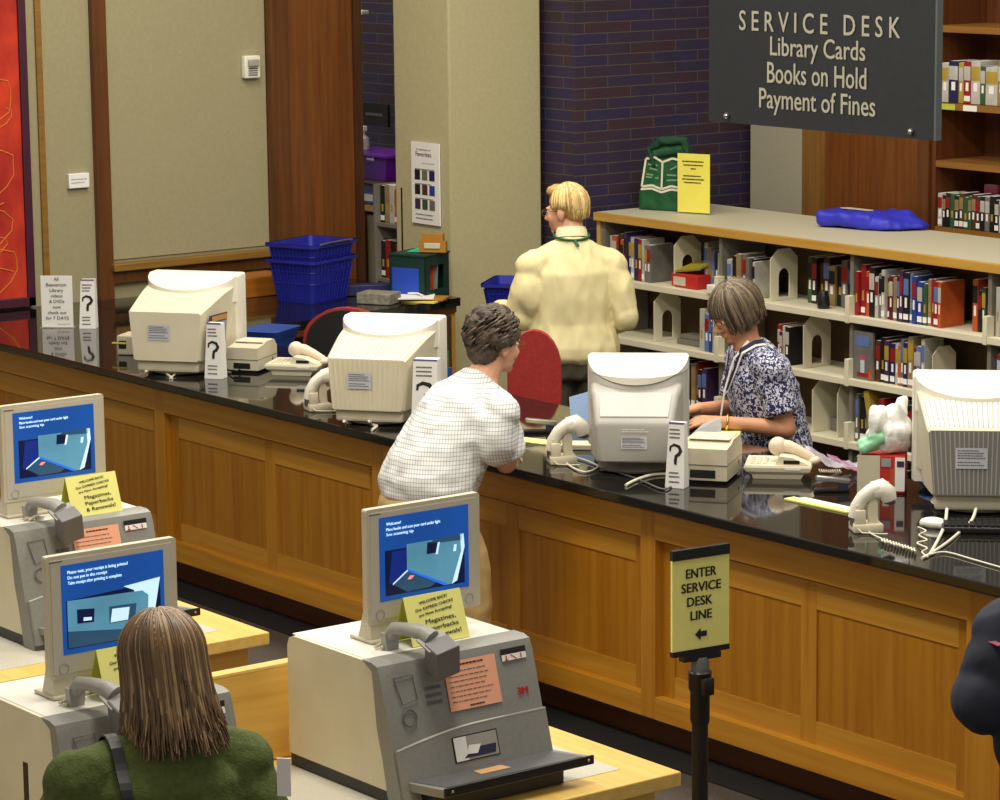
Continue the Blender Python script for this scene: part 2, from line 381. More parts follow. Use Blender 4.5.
# ---- return worktop along the wall
rt = tag(MB().prism([(-14.38, BY), (-12.9, BY), (-13.16, 9.62), (-14.3, 9.62)], 'z', CT-.045, CT, bevel=.004).build('return_worktop', M_gran, smooth=0), 'black worktop running along the wall behind the counter, holding the blue baskets', 'worktop')
rc = thing('return_cabinet', 'brown wooden base under the worktop along the wall with a pale corner post', 'cabinet', (-13.6, 8.8, 0))
MB().b2(-.7, .52, -.8, .7, 0, .90).build('carcass', wood('return_wood', (70, 44, 22), (50, 30, 14), 'z', .6), rc)
MB().prism([(.65, -.84), (.70, -.84), (.43, .8), (.38, .8)], 'z', .90, .935).build('edge_rail', W_kick, rc)
MB().b2(.36, .42, .74, .80, 0, .935, bevel=.003).build('corner_post', wood('post_wood', (196, 148, 56), (170, 122, 40), 'z'), rc)
bx = tag(MB().b2(-14.12, -13.9, 8.72, 9.0, CT+.001, CT+.11, bevel=.004).build('wooden_box', wood('box_wood', (176, 108, 36), (150, 86, 24), 'y')), 'orange-brown wooden box behind the blue baskets', 'box')

# ================================================================== low bookcase
BX0, BXR, BYF, BYB = -13.125, -9.2, 10.52, 11.28
lb = thing('low_bookcase', 'long low double bookcase with maple-edged grey top and white shelves', 'bookcase', (-11.1, 10.9, 0))
o = V((-11.1, 10.9, 0))
def lbx(n, x0, x1, y0, y1, z0, z1, m, **k): return MB().b2(x0-o.x, x1-o.x, y0-o.y, y1-o.y, z0, z1, **k).build(n, m, lb)
lbx('top', BX0, BXR, BYF+.02, BYB, 1.345, 1.381, M_top)
lbx('edge_band', BX0, BXR, BYF-.005, BYF+.02, 1.335, 1.3805, W_edge, bevel=.003)
lbx('end_panel', BX0, BX0+.03, BYF+.02, BYB-.01, 0, 1.345, wood('end_wood', (206, 172, 104), (190, 152, 84), 'z'))
lbx('back_panel', BX0+.03, BXR, 10.88, 10.9, 0, 1.345, M_back)
lbx('base', BX0+.03, BXR, BYF+.05, 10.88, 0, .06, M_dgrey)
DIV = [-13.075, -12.09, -11.085, -10.129, -9.21]; SZ = [.06, .375, .70, 1.035-.012]
for x in DIV: lbx('upright', x-.012, x+.012, BYF+.03, BYF+.34, .05, 1.335, M_shelfg)
for z in SZ[1:]:
    for xa, xb in zip(DIV, DIV[1:]):
        s_ = lbx('shelf', xa+.012, xb-.012, BYF, 10.87, z-.035, z, M_shelfw, bevel=.003)
for z in SZ[1:]:
    for x in DIV[1:-1]: lbx('shelf_bracket', x-.014, x+.014, BYF-.004, BYF+.05, z-.04, z+.1, M_shelfw, bevel=.003)
COL = {'red': (176, 34, 34), 'dark red': (110, 22, 28), 'navy blue': (34, 40, 96), 'blue': (44, 76, 170), 'light blue': (110, 140, 200), 'white': (222, 218, 206),
 'orange': (220, 100, 44), 'yellow': (206, 176, 70), 'green': (64, 104, 62), 'grey': (132, 128, 122), 'black': (30, 28, 32), 'purple': (78, 48, 96), 'tan': (176, 148, 100), 'brown': (94, 58, 34), 'pink': (206, 96, 130)}
BM = {k: pm('cover_'+k.replace(' ', '_'), tuple(int(q*.86) for q in v), .5, .12, 12) for k, v in COL.items()}
def book(x, yf, z, w, h, d, col, label, group, lean=0, tone=None, face='y', band=None, parent=None):
    band = (rnd.random() < .4) if band is None else band
    """spine looks toward -y; x is the spine's low-x edge, z the shelf"""
    mb = MB(); mb.b2(0, w, 0, d, 0, h, bevel=min(.002, w*.2))
    if w > .012: mb.b2(w*.12, w*.88, .006, d-.002, h-.003, h+.0006, mi=1)
    if band: mb.b2(w*.06, w*.94, -.0006, .001, h*.06, h*.06+.028, mi=1)
    if tone: mb.b2(w*.04, w*.96, -.0008, .001, h*.55, h*.88, mi=2)
    if w > .02: mb.b2(w*.3, w*.7, -.001, .001, h*.3, h*.5, mi=3 if not tone else 1)
    o = mb.build('book', [BM[col], M_paper, BM[tone or 'white'], BM['yellow' if col != 'yellow' else 'black']], smooth=0)
    o.location = (x, yf, z+.0012); o.rotation_euler.y = lean
    return tag(o, label, 'book', group)
ORD = ['first', 'second', 'third', 'fourth', 'fifth', 'sixth', 'seventh', 'eighth', 'ninth', 'tenth', 'eleventh', 'twelfth', 'thirteenth', 'fourteenth', 'fifteenth', 'sixteenth', 'seventeenth', 'eighteenth', 'nineteenth', 'twentieth', 'twenty-first', 'twenty-second', 'twenty-third', 'twenty-fourth', 'twenty-fifth', 'twenty-sixth', 'twenty-seventh', 'twenty-eighth']
def row(x0, x1, z, cols, where, yf=BYF+.03, hmin=.2, hmax=.26, wmin=.018, wmax=.04, cm='low bookcase', zh=None, seed=0):
    r = random.Random(seed+int(abs(x0)*100)); x = x0; i = 0
    while True:
        c = cols[i % len(cols)]; w = r.uniform(wmin, wmax)
        if x+w > x1 or i >= len(ORD): break
        h = r.uniform(hmin, hmax); tone = r.choice([None, None, 'white', 'black', 'yellow', 'red', 'light blue'])
        if tone == c: tone = None
        book(x, yf + r.uniform(0, .025), z, w-.001, h, r.uniform(.13, .17), c, f'{c} book, {ORD[i]} from the left {where}', f'books {where}', tone=tone); x += w+.0012; i += 1
# x from pixels on the shelf front
bxp = lambda px, py: P(px, py, y=BYF).x
row(-13.05, bxp(648, 270), SZ[3], ['white', 'orange', 'brown', 'orange', 'purple', 'blue', 'white', 'navy blue', 'red', 'white', 'grey', 'grey'], 'on the top shelf of the first bookcase bay', seed=1)
row(bxp(687, 290)-.02, bxp(715, 290), SZ[3], ['white', 'tan', 'light blue', 'navy blue', 'white'], 'on the top shelf beyond the red box', seed=2, yf=BYF+.12)
row(bxp(716, 300)+.045, bxp(752, 300), SZ[3], ['white', 'black', 'tan', 'grey', 'light blue', 'grey', 'black'], 'on the top shelf of the second bookcase bay', seed=3, hmin=.19, hmax=.23)
row(bxp(784, 300), bxp(838, 310), SZ[3], ['green', 'black', 'brown', 'brown', 'tan', 'black', 'grey', 'black', 'grey'], 'at the dim end of the second bay top shelf', seed=4, yf=BYF+.16, wmin=.03, wmax=.05)
row(DIV[2]+.02, bxp(938, 325), SZ[3], ['red', 'red', 'orange', 'black', 'white', 'grey', 'white', 'dark red', 'dark red', 'tan', 'navy blue', 'purple', 'black', 'light blue', 'blue', 'blue', 'green', 'tan'], 'on the top shelf of the third bookcase bay', seed=5)
row(bxp(960, 330), DIV[3]-.02, SZ[3], ['orange', 'black', 'green'], 'past the gap on the third bay top shelf', seed=6, yf=BYF+.08)
row(DIV[3]+.02, DIV[3]+.5, SZ[3], ['white', 'green', 'black', 'blue', 'red', 'tan', 'white'], 'on the top shelf of the fourth bookcase bay', seed=7)
row(bxp(695, 350), bxp(713, 350), SZ[2], ['white', 'light blue', 'blue'], 'on the middle shelf of the first bookcase bay', seed=8)
row(bxp(770, 350), bxp(786, 350), SZ[2], ['red', 'dark red', 'white', 'black'], 'on the middle shelf of the second bookcase bay', seed=9, hmin=.17, hmax=.22)
row(DIV[2]+.16, bxp(921, 380), SZ[2], ['brown', 'black', 'purple', 'navy blue', 'white', 'orange', 'grey', 'navy blue', 'tan', 'red', 'light blue', 'white', 'tan', 'grey', 'grey'], 'on the middle shelf of the third bookcase bay', seed=10)
row(DIV[3]+.02, DIV[3]+.45, SZ[2], ['blue', 'red', 'grey', 'white', 'green'], 'on the middle shelf of the fourth bookcase bay', seed=11)
row(DIV[2]+.02, bxp(866, 430), SZ[1], ['grey', 'black', 'black'], 'on the lower shelf of the third bookcase bay', seed=12)
row(bxp(880, 430)+.06, DIV[3]-.05, SZ[1], ['red', 'white', 'grey', 'black', 'grey', 'tan', 'purple', 'blue', 'white', 'brown', 'red'], 'beyond the leaning books on the lower shelf', seed=13)
row(DIV[2]+.03, DIV[2]+.45, SZ[0], ['green', 'black', 'red', 'red', 'white', 'red'], 'on the bottom shelf of the third bookcase bay', seed=14)
row(-12.6, -12.2, SZ[1], ['purple', 'red', 'black', 'tan', 'red', 'black'], 'on the lower shelf of the first bookcase bay', seed=15)
book(bxp(868, 430), BYF+.02, SZ[1]+.004, .035, .27, .2, 'yellow', 'yellow picture book leaning on the lower shelf of the low bookcase', None, lean=-.22)
book(bxp(878, 430)+.01, BYF+.03, SZ[1]+.004, .035, .24, .2, 'red', 'tall red book leaning beside the yellow book on the lower shelf', None, lean=-.16)
# face-out picture book on the middle shelf
fb = thing('picture_book', 'pale picture book standing face out with a pink figure on its cover', 'book', (DIV[2]+.015, BYF+.03, SZ[2]+.0012))
MB().b2(0, .14, 0, .018, 0, .245, bevel=.002).build('cover', BM['grey'], fb)
Mf = frame((0, -.001, 0), (1, 0, 0), (0, 0, 1))
plate(fb, Mf, rect(.02, .12, .17, .225), BM['light blue'], 'title_patch'); plate(fb, Mf, rect(.05, .09, .10, .13), BM['pink'], 'printed_hat'); plate(fb, Mf, rect(.055, .085, .03, .10), pm('print_pale', (200, 205, 210), .7), 'printed_body'); plate(fb, Mf, rect(.03, .12, .015, .035), BM['red'], 'printed_ground'); plate(fb, Mf, rect(.115, .138, .01, .06), BM['orange'], 'spine_label', off=.002)
# bookends: white gabled plates with an arched opening
def bookend(px, py, z, label, m=None, h=.27, d=.19, yf=BYF+.04, hole=True):
    o = thing('bookend', label, 'bookend', (bxp(px, py), yf, z+.0012), 0, 'metal bookends on the low bookcase shelves')
    bm = bmesh.new(); out = [(0, 0), (d, 0), (d, h*.82), (d*.72, h), (d*.28, h), (0, h*.82)]
    vs = [bm.verts.new((0, p[0], p[1])) for p in out]; es = [bm.edges.new((vs[i], vs[(i+1) % len(vs)])) for i in range(len(vs))]
    if hole:
        hw = d*.2; arch = [(d*.5-hw, h*.06), (d*.5+hw, h*.06)] + [(d*.5+hw*math.cos(a*PI/8), h*.48+hw*math.sin(a*PI/8)) for a in range(9)]
        hv = [bm.verts.new((0, p[0], p[1])) for p in arch]; es += [bm.edges.new((hv[i], hv[(i+1) % len(hv)])) for i in range(len(hv))]
    bmesh.ops.triangle_fill(bm, edges=es, use_beauty=True)
    r = bmesh.ops.extrude_face_region(bm, geom=bm.faces[:]); bmesh.ops.translate(bm, vec=(.006, 0, 0), verts=[v for v in r['geom'] if isinstance(v, bmesh.types.BMVert)])
    mb = MB(); mb.bm.free(); mb.bm = bm; mb.build('upright_plate', m or M_shelfw, o, smooth=0)
    MB().b2(-.09, .0, 0, d, 0, .003).build('foot_plate', m or M_shelfw, o)
    return o
bookend(668, 280, SZ[3], 'white arched metal bookend on the top shelf, behind the man')
bookend(764, 300, SZ[3], 'white arched metal bookend on the top shelf above the grey-haired woman')
bookend(648, 340, SZ[2], 'white arched metal bookend on the middle shelf of the first bay')
bookend(797, 370, SZ[2], 'beige metal bookend on the middle shelf beside the red books', M_beige)
bookend(806, 430, SZ[1], 'plain white metal bookend on the lower shelf of the second bay', hole=False)
bookend(831, 430, SZ[1], 'tall plain white metal plate on the lower shelf by the upright', hole=False, h=.275, d=.1)
bookend(926, 375, SZ[2], 'plain tan metal bookend closing the middle shelf books', M_beige, h=.22, hole=False, d=.16)
# red storage box with yellow pads
q = P(690, 289, y=BYF+.08)
rb = thing('red_box', 'red plastic card box on the top shelf with yellow envelopes on it', 'box', (q.x-.02, BYF+.04, SZ[3]+.0012))
MB().b2(-.09, .12, 0, .16, 0, .075, bevel=.006).build('tray', M_red, rb); MB().b2(-.07, .03, -.002, .001, .012, .058).build('label_card', M_beige, rb)
ye = tag(MB().prism([(0, 0), (.19, .02), (.17, .17), (.02, .15)], 'z', 0, .012).build('yellow_envelope', pm('olive_yellow', (170, 158, 44), .7, .1)), 'olive yellow envelope lying on the red card box', 'envelope'); ye.location = (q.x-.09, BYF+.045, SZ[3]+.078); ye.rotation_euler = (.25, -.12, 0)
t = tag(MB().b2(-.03, .03, -.02, .06, 0, .05, bevel=.006).build('label_holder', M_white), 'small white label block on the top shelf edge by the first divider', 'label'); t.location = (bxp(712, 292), BYF+.005, SZ[3]+.0012)
t = tag(MB().lathe([(.03, 0), (.034, .02), (.028, .07), (.02, .09)], n=16).build('tape_roll_holder', M_black), 'black tape holder on the dim top shelf', 'tape holder'); t.location = (bxp(812, 305), BYF+.08, SZ[3]+.0012)
t = tag(MB().b2(-.02, .22, 0, .12, 0, .03, bevel=.004).b2(0, .2, .01, .11, .03, .055, bevel=.004).build('cassette_case', M_shelfg), 'grey flat cases lying on the empty middle shelf', 'case'); t.location = (bxp(665, 345), BYF+.1, SZ[2]+.0012)
t = tag(MB().b2(0, .34, 0, .03, 0, .07, bevel=.004).build('shelf_rail', M_shelfg), 'grey metal rail standing along the empty lower shelf', 'rail'); t.location = (bxp(806, 430)+.02, BYF+.15, SZ[1]+.0012)

# ================================================================== wall bookcase at the back
wb = thing('wall_bookcase', 'tall dark wooden wall bookcase beyond the hanging sign', 'bookcase', (-10.5, 11.85, 0))
W_in = wood('inner_wood', (104, 56, 22), (80, 40, 14), 'z', .5); W_sh = wood('wall_shelf_edge', (152, 106, 42), (130, 86, 30), 'x', .5)
MB().b2(-1.13, 1.3, .17, .2, 0, 3.6).build('back_panel', W_in, wb); MB().b2(-1.13, -1.1, -.2, .17, 0, 3.6).build('side_panel', W_in, wb); MB().b2(1.27, 1.3, -.2, .17, 0, 3.6).build('side_panel', W_in, wb)
for z in (1.345, 1.70, 2.01, 2.42): MB().b2(-1.1, 1.27, -.2, .17, z-.035, z).build('shelf', W_sh, wb)
r = random.Random(3); x = -11.585; i = 0
for c, w in [('white', .05), ('navy blue', .07), ('yellow', .035), ('red', .05), ('white', .065), ('green', .035), ('white', .085), ('tan', .05), ('white', .05), ('red', .06), ('white', .06), ('navy blue', .05)]:
    book(x, 11.67, 2.011, w, r.uniform(.2, .24), .17, c, f'{c} hold book, {ORD[i]} from the left on the upper wall shelf', 'books on the upper wall bookcase shelf', tone='white' if c != 'white' else 'yellow'); x += w+.003; i += 1
book(-11.1, 11.69, 1.701, .04, .26, .2, 'white', 'white slip-cased book on the middle wall shelf', None)
book(-11.055, 11.69, 1.701, .06, .25, .2, 'navy blue', 'navy blue book beside the white one on the middle wall shelf', None)
x = -11.59; i = 0
for k in range(26):
    w = r.uniform(.022, .034)
    book(x, 11.66, 1.346, w, r.uniform(.165, .19), .13, r.choice(['black', 'grey', 'green', 'brown', 'black', 'white']), f'slim dark media case, {ORD[k]} from the left on the lowest wall shelf', 'media cases on the lowest wall shelf', tone=r.choice([None, 'red', 'white', 'tan'])); x += w+.0015
t = thing('shelf_label', 'yellow-green label strip on the upper wall shelf edge', 'label', (-11.52, 11.648, 1.976)); MB().b2(-.05, .06, -.002, 0, 0, .03).build('card', pm('lime_label', (196, 200, 70), .7), t)
t = thing('shelf_label', 'white label strip on the upper wall shelf edge', 'label', (-11.35, 11.648, 1.976)); MB().b2(-.05, .05, -.002, 0, 0, .03).build('card', M_paper, t)
x = -11.42
for k, c in enumerate(['pink', 'red', 'dark red', 'pink', 'red']):
    book(x, 11.835, 1.40, .1, .17, .02, c, f'{c} case standing behind the slim cases, {ORD[k]} from the left', 'cases at the back of the lowest wall shelf', band=False); x += .11

# ================================================================== hanging sign
hs = thing('hanging_sign', 'large slate hanging sign lettered SERVICE DESK above the counter', 'sign', (-7.55, 7.03, 2.36))
s0, s1 = P(709, 121, y=7.0), P(934, 140, y=7.0)
xa, xb, zb = s0.x+7.55, s1.x+7.55, s0.z-2.36
MB().b2(xa, xb, -.03, -.008, zb, zb+.78).build('board', M_sign, hs)
MB().b2(xb, xb+.008, -.031, -.005, zb, zb+.78).build('edge_strip', M_signe, hs)
Ms = frame((0, -.031, 0), (1, 0, 0), (0, 0, 1))
def onsign(px, py): p = P(px, py, y=7.0); return p.x+7.55, p.z-2.36
ln = []
for s, l, r_, ymid, ytop, ybot in [('SERVICE DESK', 740, 901, 21, 13, 34), ('Library Cards', 771, 866, 45, 38, 58), ('Books on Hold', 768, 867, 73, 64, 86), ('Payment of Fines', 760, 876, 100, 91, 112)]:
    x0, z0 = onsign(l, ytop+10*(l-770)/-200); x1, z1 = onsign(r_, ytop)
    c, zb1 = onsign((l+r_)/2, ybot); _, zt1 = onsign((l+r_)/2, ytop)
    s = ' '.join(s).replace('   ', '   ') if s.isupper() else s
    ln.append((s, (x0+x1)/2, zb1, (zt1-zb1), x1-x0))
letters(hs, Ms, ln, M_signt, off=.002, bold=.0012)
for x in (xa+.10, xb-.10): MB().lathe([(.004, -.010), (.010, -.006), (.012, .0), (.010, .006), (.004, .010)], (x, -.036, zb+.025)).build('bolt', M_metal, hs)
for x in (xa+.12, xb-.12): MB().tube([(x, -.018, zb+.775), (x, -.018, zb+2.6)], .004).build('hanging_rod', M_metal, hs)
# ================================================================== crt monitors on the counter (seen from behind; local +y runs away from the viewer)
def smoothstep(t): return t*t*(3-2*t)
def rrect(x0, x1, z0, z1, r, y, n=4, bow=0):
    pts = []
    for cx, cz, a0 in ((x1-r, z0+r, -90), (x1-r, z1-r, 0), (x0+r, z1-r, 90), (x0+r, z0+r, 180)):
        for k in range(n+1):
            a = math.radians(a0+90*k/n); pts.append((cx+r*math.cos(a), y, cz+r*math.sin(a)))
    return pts
def trap(wt, wb, z0, z1, y, r=.008):
    return [(-wb+r, y, z0), (wb-r, y, z0), (wb, y, z0+r), (wt, y, z1-r), (wt-r, y, z1), (-wt+r, y, z1), (-wt, y, z1-r), (-wb, y, z0+r)]
def dshape(W, y0, y1, n=10): return [(-W, y1)] + [(W*math.sin(math.radians(a)), y1-(y1-y0)*math.cos(math.radians(a))) for a in [-84+168*k/(2*n) for k in range(2*n+1)]] + [(W, y1)]
def drum(pts, s, z0, ztop, slope, ylo, yref):            # drum with a D-shaped plan and a lid that falls towards the viewer
    mb = MB(); top = [(x*s, y*s, (ztop-slope*(yref-y))*s) for x, y in pts]; mb.loft([[(x*s, y*s, z0*s) for x, y in pts], top]); return mb
def crt(label, loc, rz, s=1.0, ribs=0, group=None):
    t = thing('crt_monitor', label, 'monitor', loc, rz, group)
    W, H = .222*s, .425*s
    f = MB(); f.loft([rrect(-W, W, .045*s, H, .012*s, .44*s), rrect(-W, W, .045*s, H, .012*s, .37*s), rrect(-W*.985, W*.985, .05*s, H*.985, .012*s, .345*s)]); f.build('front_bezel', M_white, t)
    D_ = dshape(.214, .20, .36)
    drum(D_, s, .30, .424, .36, .2, .36).build('top_hood', M_white, t, smooth=30)
    drum([(x*.965, .355+(y-.355)*.93) for x, y in D_], s, .10, .405, .36, .2, .36).build('hood_wall', M_beige, t, smooth=30)
    h = MB(); h.loft([trap(w*s, wb*s, a*s, b*s, y*s) for y, w, wb, a, b in [(.36, .212, .19, .055, .385), (.22, .20, .182, .058, .358), (.015, .178, .160, .066, .300), (.0, .172, .155, .072, .292)]])
    h.build('rear_housing', M_cream if ribs < 20 else pm('crt_side', (200, 194, 172), .5, .03), t, smooth=20)
    if ribs:
        g = MB(); n = ribs
        for k in range(n):
            u_ = -1+2*k/(n-1); xb, xt, xr = u_*.150*s, u_*.166*s, u_*.186*s; q = .0022*s
            g.loft([[(xb-q, -.003*s, .076*s), (xb+q, -.003*s, .076*s), (xb+q, .004*s, .076*s), (xb-q, .004*s, .076*s)], [(xt-q, -.003*s, .288*s), (xt+q, -.003*s, .288*s), (xt+q, .004*s, .288*s), (xt-q, .004*s, .288*s)]])
            g.loft([[(xt-q, .018*s, .2995*s), (xt+q, .018*s, .2995*s), (xt+q, .018*s, .304*s), (xt-q, .018*s, .304*s)], [(xr-q, .215*s, .355*s), (xr+q, .215*s, .355*s), (xr+q, .215*s, .3595*s), (xr-q, .215*s, .3595*s)]])
        g.build('rib_grille', M_cream if ribs < 20 else M_crtd, t, smooth=0)
        if ribs >= 20:
            MB().loft([trap(.1715*s, .1545*s, .073*s, .291*s, y) for y in (-.0015*s, .002*s)]).build('back_plate', pm('crt_back_slate', (128, 126, 122), .5, .03), t, smooth=0)
            MB().loft([[(-w, y, z), (w, y, z), (w, y, z+.0015), (-w, y, z+.0015)] for y, w, z in ((.016*s, .174*s, .3*s), (.216*s, .195*s, .356*s))]).build('roof_plate', M_white, t, smooth=0)
    st = MB(); st.lathe([(.0, .004), (.15*s, .004), (.16*s, .012), (.15*s, .02), (.09*s, .035*s), (.075*s, .06*s)], (0, .2*s, 0), 24)
    st.b2(-.15*s, .15*s, .02*s, .16*s, .018, .066*s, bevel=.012); st.build('swivel_base', M_beige, t)
    thing_plate(t, frame((-.03*s, -.0045*s if ribs else -.001, .20*s), (1, 0, 0), (0, 0, 1)), .105*s, .07*s)
    MB().face(rrect(-W*.86, W*.86, .095*s, H*.93, .012*s, .4405*s)).build('screen', M_black, t)
    MB().ell((W*.93, .352*s, .36*s), (.004, .004, .006), seg=8).build('side_button', M_dgrey, t)
    return t
def thing_plate(parent, M, w, h):
    p = plate(parent, M, rect(-w/2, w/2, -h/2, h/2), pm('sticker_grey', (196, 198, 204), .5, .03), 'rating_label', off=.002)
    textlines(p, M, -w*.44, w*.44, [-h*.36, -h*.22, -.02*h, .1*h, .22*h, .34*h], M_inkg, h*.05, seed=3, off=.003)
    return p
def cable(parent_label, name, pts, r=.004, mat=None, cat='cable'):
    P_ = [V(p) for p in pts]; out = []
    for i in range(len(P_)-1):                      # catmull-rom
        p0, p1, p2, p3 = P_[max(i-1, 0)], P_[i], P_[i+1], P_[min(i+2, len(P_)-1)]
        for k in range(6):
            t = k/6; out.append(.5*((2*p1)+(p2-p0)*t+(2*p0-5*p1+4*p2-p3)*t*t+(3*p1-p0-3*p2+p3)*t**3))
    out.append(P_[-1]); b = out[0].copy()
    o = MB().tube([p-b for p in out], r, 6).build(name, mat or M_cable, loc=b, smooth=70)
    return tag(o, parent_label, cat)
def on(px, py, z=CT): return P(px, py, z=z)
EA, EB = math.radians(37), math.radians(46)          # which way the monitors are turned
def rot2(v, a): return V((v[0]*math.cos(a)-v[1]*math.sin(a), v[0]*math.sin(a)+v[1]*math.cos(a), v[2] if len(v) > 2 else 0))
def back_at(px, py, a, s, zoff):                      # put the centre of the housing's lower rear edge at a pixel
    return P(px, py, z=CT+zoff*s)
m1p = P(166, 362, z=CT+.07); m2p = P(367, 411, z=CT+.07); m4p = P(980, 498, z=CT+.07)
mon1 = crt('cream bulky computer monitor at the far end of the counter, papers taped to its side', (m1p.x, m1p.y, CT+.001), EA, 1.02, 0)
mon2 = crt('cream ribbed computer monitor between the phone and the leaning person', (m2p.x, m2p.y, CT+.001), EA, .98, 16)
mon4 = crt('grey-shaded ribbed computer monitor at the near end of the counter, beside the white bag', (m4p.x, m4p.y, CT+.001), EB, 1.06, 22)
# papers taped on monitor one's side
pp = bpy.data.objects.new('taped_leaflet', None); C.objects.link(pp); pp.parent = mon1
Ml = frame((.200, .12, .19), (.155, .97, 0), (.09, 0, 1))
plate(pp, Ml, rect(-.07, .09, -.10, .09), pm('leaflet_dark', (70, 62, 70), .6, .1), 'backing', off=.0, thick=.003); plate(pp, Ml, rect(-.05, .085, -.09, .055), M_paperg, 'sheet', off=.005); textlines(pp, Ml, -.04, .075, [-.07+.018*k for k in range(7)], M_inkg, .005, off=.0065); plate(pp, Ml, rect(-.05, .085, .06, .085), M_edgeo if False else pm('leaflet_tan', (206, 150, 90), .6), 'header', off=.005)
# grey rounded monitor in the middle
m3p = P(634, 465, z=CT+.05)
t = thing('crt_monitor', 'smooth grey rounded computer monitor in the middle of the counter', 'monitor', (m3p.x, m3p.y, CT+.001), math.radians(48))
f = MB(); f.loft([rrect(-.197, .197, .05, .408, .015, .45), rrect(-.197, .197, .05, .408, .015, .405), rrect(-.195, .195, .052, .406, .015, .392)]); f.build('front_bezel', M_crtg, t)
D_ = dshape(.195, .13, .40, 12)
drum(D_, 1, .36, .408, .28, .13, .40).build('top_hood', M_white, t, smooth=30)
drum([(x*.985, .39+(y-.39)*.965) for x, y in D_], 1, .07, .400, .28, .13, .40).build('middle_shell', M_crtg, t, smooth=40)
h = MB(); prof = [(.25, .178, .05, .325), (.15, .172, .05, .315), (.12, .165, .05, .305), (.03, .152, .052, .232), (.008, .147, .056, .215), (.0, .138, .063, .205)]
h.loft([rrect(-w, w, a, b, .022, y, 5) for y, w, a, b in prof]); h.build('rear_housing', M_crtd, t, smooth=38)
rf = MB(); rf.loft([[(-w, y, z), (w, y, z), (w, y, z+.004), (-w, y, z+.004)] for y, w, z in ((.022, .128, .2275), (.07, .134, .267), (.115, .139, .303))]); rf.build('roof_panel', pm('crt_roof', (186, 185, 180), .45, .02), t)
thing_plate(t, frame((.0, -.0005, .135), (1, 0, 0), (0, 0, 1)), .10, .05)
textlines(t, frame((0, -.0005, .175), (1, 0, 0), (0, 0, 1)), -.045, .06, [0, .008], M_white, .004, name='maker_marks', off=.002)
g = MB(); g.lathe([(.0, .003), (.14, .003), (.15, .012), (.13, .02), (.08, .035), (.07, .06)], (0, .2, 0), 24); g.build('swivel_base', M_crtd, t)
MB().face(rrect(-.165, .165, .1, .375, .012, .4505)).build('screen', M_black, t)

# ---- folded card stands printed with a big question mark
def qstand(label, px, py, h, w, a, tilt=0, dz=0):
    p = P(px, py, z=CT); t = thing('question_card', label, 'card stand', (p.x, p.y, CT+.001), a, 'white question mark card stands')
    d = w*.75; lean = .012
    mb = MB(); mb.loft([[(-w/2, -d/2, 0), (w/2, -d/2, 0), (w/2, d/2, 0), (-w/2, d/2, 0)], [(-w/2+lean, -d/2+lean, h), (w/2-lean*.2, -d/2+lean, h), (w/2-lean*.2, d/2-lean, h), (-w/2+lean, d/2-lean, h)]])
    mb.build('folded_card', M_paper, t, smooth=0)
    M = frame((0, -d/2, 0), (1, 0, 0), (0, lean/h, 1))
    MB().b2(-w/2+lean, w/2-lean*.3, -d/2+lean-.001, -d/2+lean+.004, h-.006, h+.0015).build('top_edge', pm('card_lilac', (110, 100, 150), .7), t)
    pts = [( -.26*w + .0, .56*h), (-.24*w, .63*h), (-.05*w, .665*h), (.2*w, .64*h), (.3*w, .575*h), (.2*w, .52*h), (.06*w, .49*h), (.03*w, .42*h), (.03*w, .36*h)]
    hk = MB(); rr = [.05, .07, .085, .10, .11, .11, .10, .10, .08]
    L_, R_ = [], []
    for i, q in enumerate(pts):
        t0 = V(pts[min(i+1, len(pts)-1)])-V(pts[max(i-1, 0)]); nrm = V((-t0.y, t0.x)).normalized()*rr[i]*w*.8
        L_.append(M @ V((q[0]+nrm.x, q[1]+nrm.y, .0015))); R_.append(M @ V((q[0]-nrm.x, q[1]-nrm.y, .0015)))
    for i in range(len(pts)-1): hk.face([L_[i], L_[i+1], R_[i+1], R_[i]])
    hk.build('question_mark', M_ink, t, smooth=0)
    textlines(t, M, -w*.3, w*.32, [h*.88, h*.82, h*.76, h*.22, h*.16, h*.08], M_inkg, .0065, seed=int(px))
    return t
qstand('white question mark card stand at the far end of the counter beside the notice', 89, 328, .25, .085, math.radians(48))
qstand('white question mark card stand leaning in front of the far receipt printer', 216, 378, .255, .085, math.radians(34))
qstand('white question mark card stand behind the leaning person', 427, 428, .29, .115, math.radians(40))
qstand('white question mark card stand in front of the near receipt printer', 677, 487, .245, .075, math.radians(30))
t = thing('folded_paper', 'folded white paper standing behind the leaning card by the far printer', 'paper', tuple(P(228, 352, z=CT))[:2]+(CT+.001,), math.radians(30)); MB().loft([[(-.03, 0, 0), (.05, 0, 0), (.05, .003, 0), (-.03, .003, 0)], [(-.02, .0, .12), (.07, 0, .17), (.07, .003, .17), (-.02, .003, .12)]]).build('sheet', M_paper, t)
# ---- counter notice in an acrylic stand
p = P(58, 328, z=CT); t = thing('notice_stand', 'white loan period notice about videos in a clear stand at the far end', 'notice', (p.x, p.y, CT+.001), math.radians(47))
MB().b2(-.082, .082, -.004, .0, .004, .268, bevel=.001).build('sheet', M_paper, t); MB().b2(-.09, .09, -.02, .06, 0, .003).build('acrylic_foot', M_cloth, t)
M = frame((0, -.0045, 0), (1, 0, 0), (0, 0, 1))
letters(t, M, [(s, 0, .243-.0285*i, .0165, w) for i, (s, w) in enumerate([('All', .024), ('Beaverton', .104), ('Library', .07), ('videos', .062), ('& DVDs', .078), ('now', .04), ('check out', .096), ('for 7 DAYS', .118)])], M_inkg, bold=.0004)
textlines(t, M, 0, .07, [.018], M_paperg, .003)
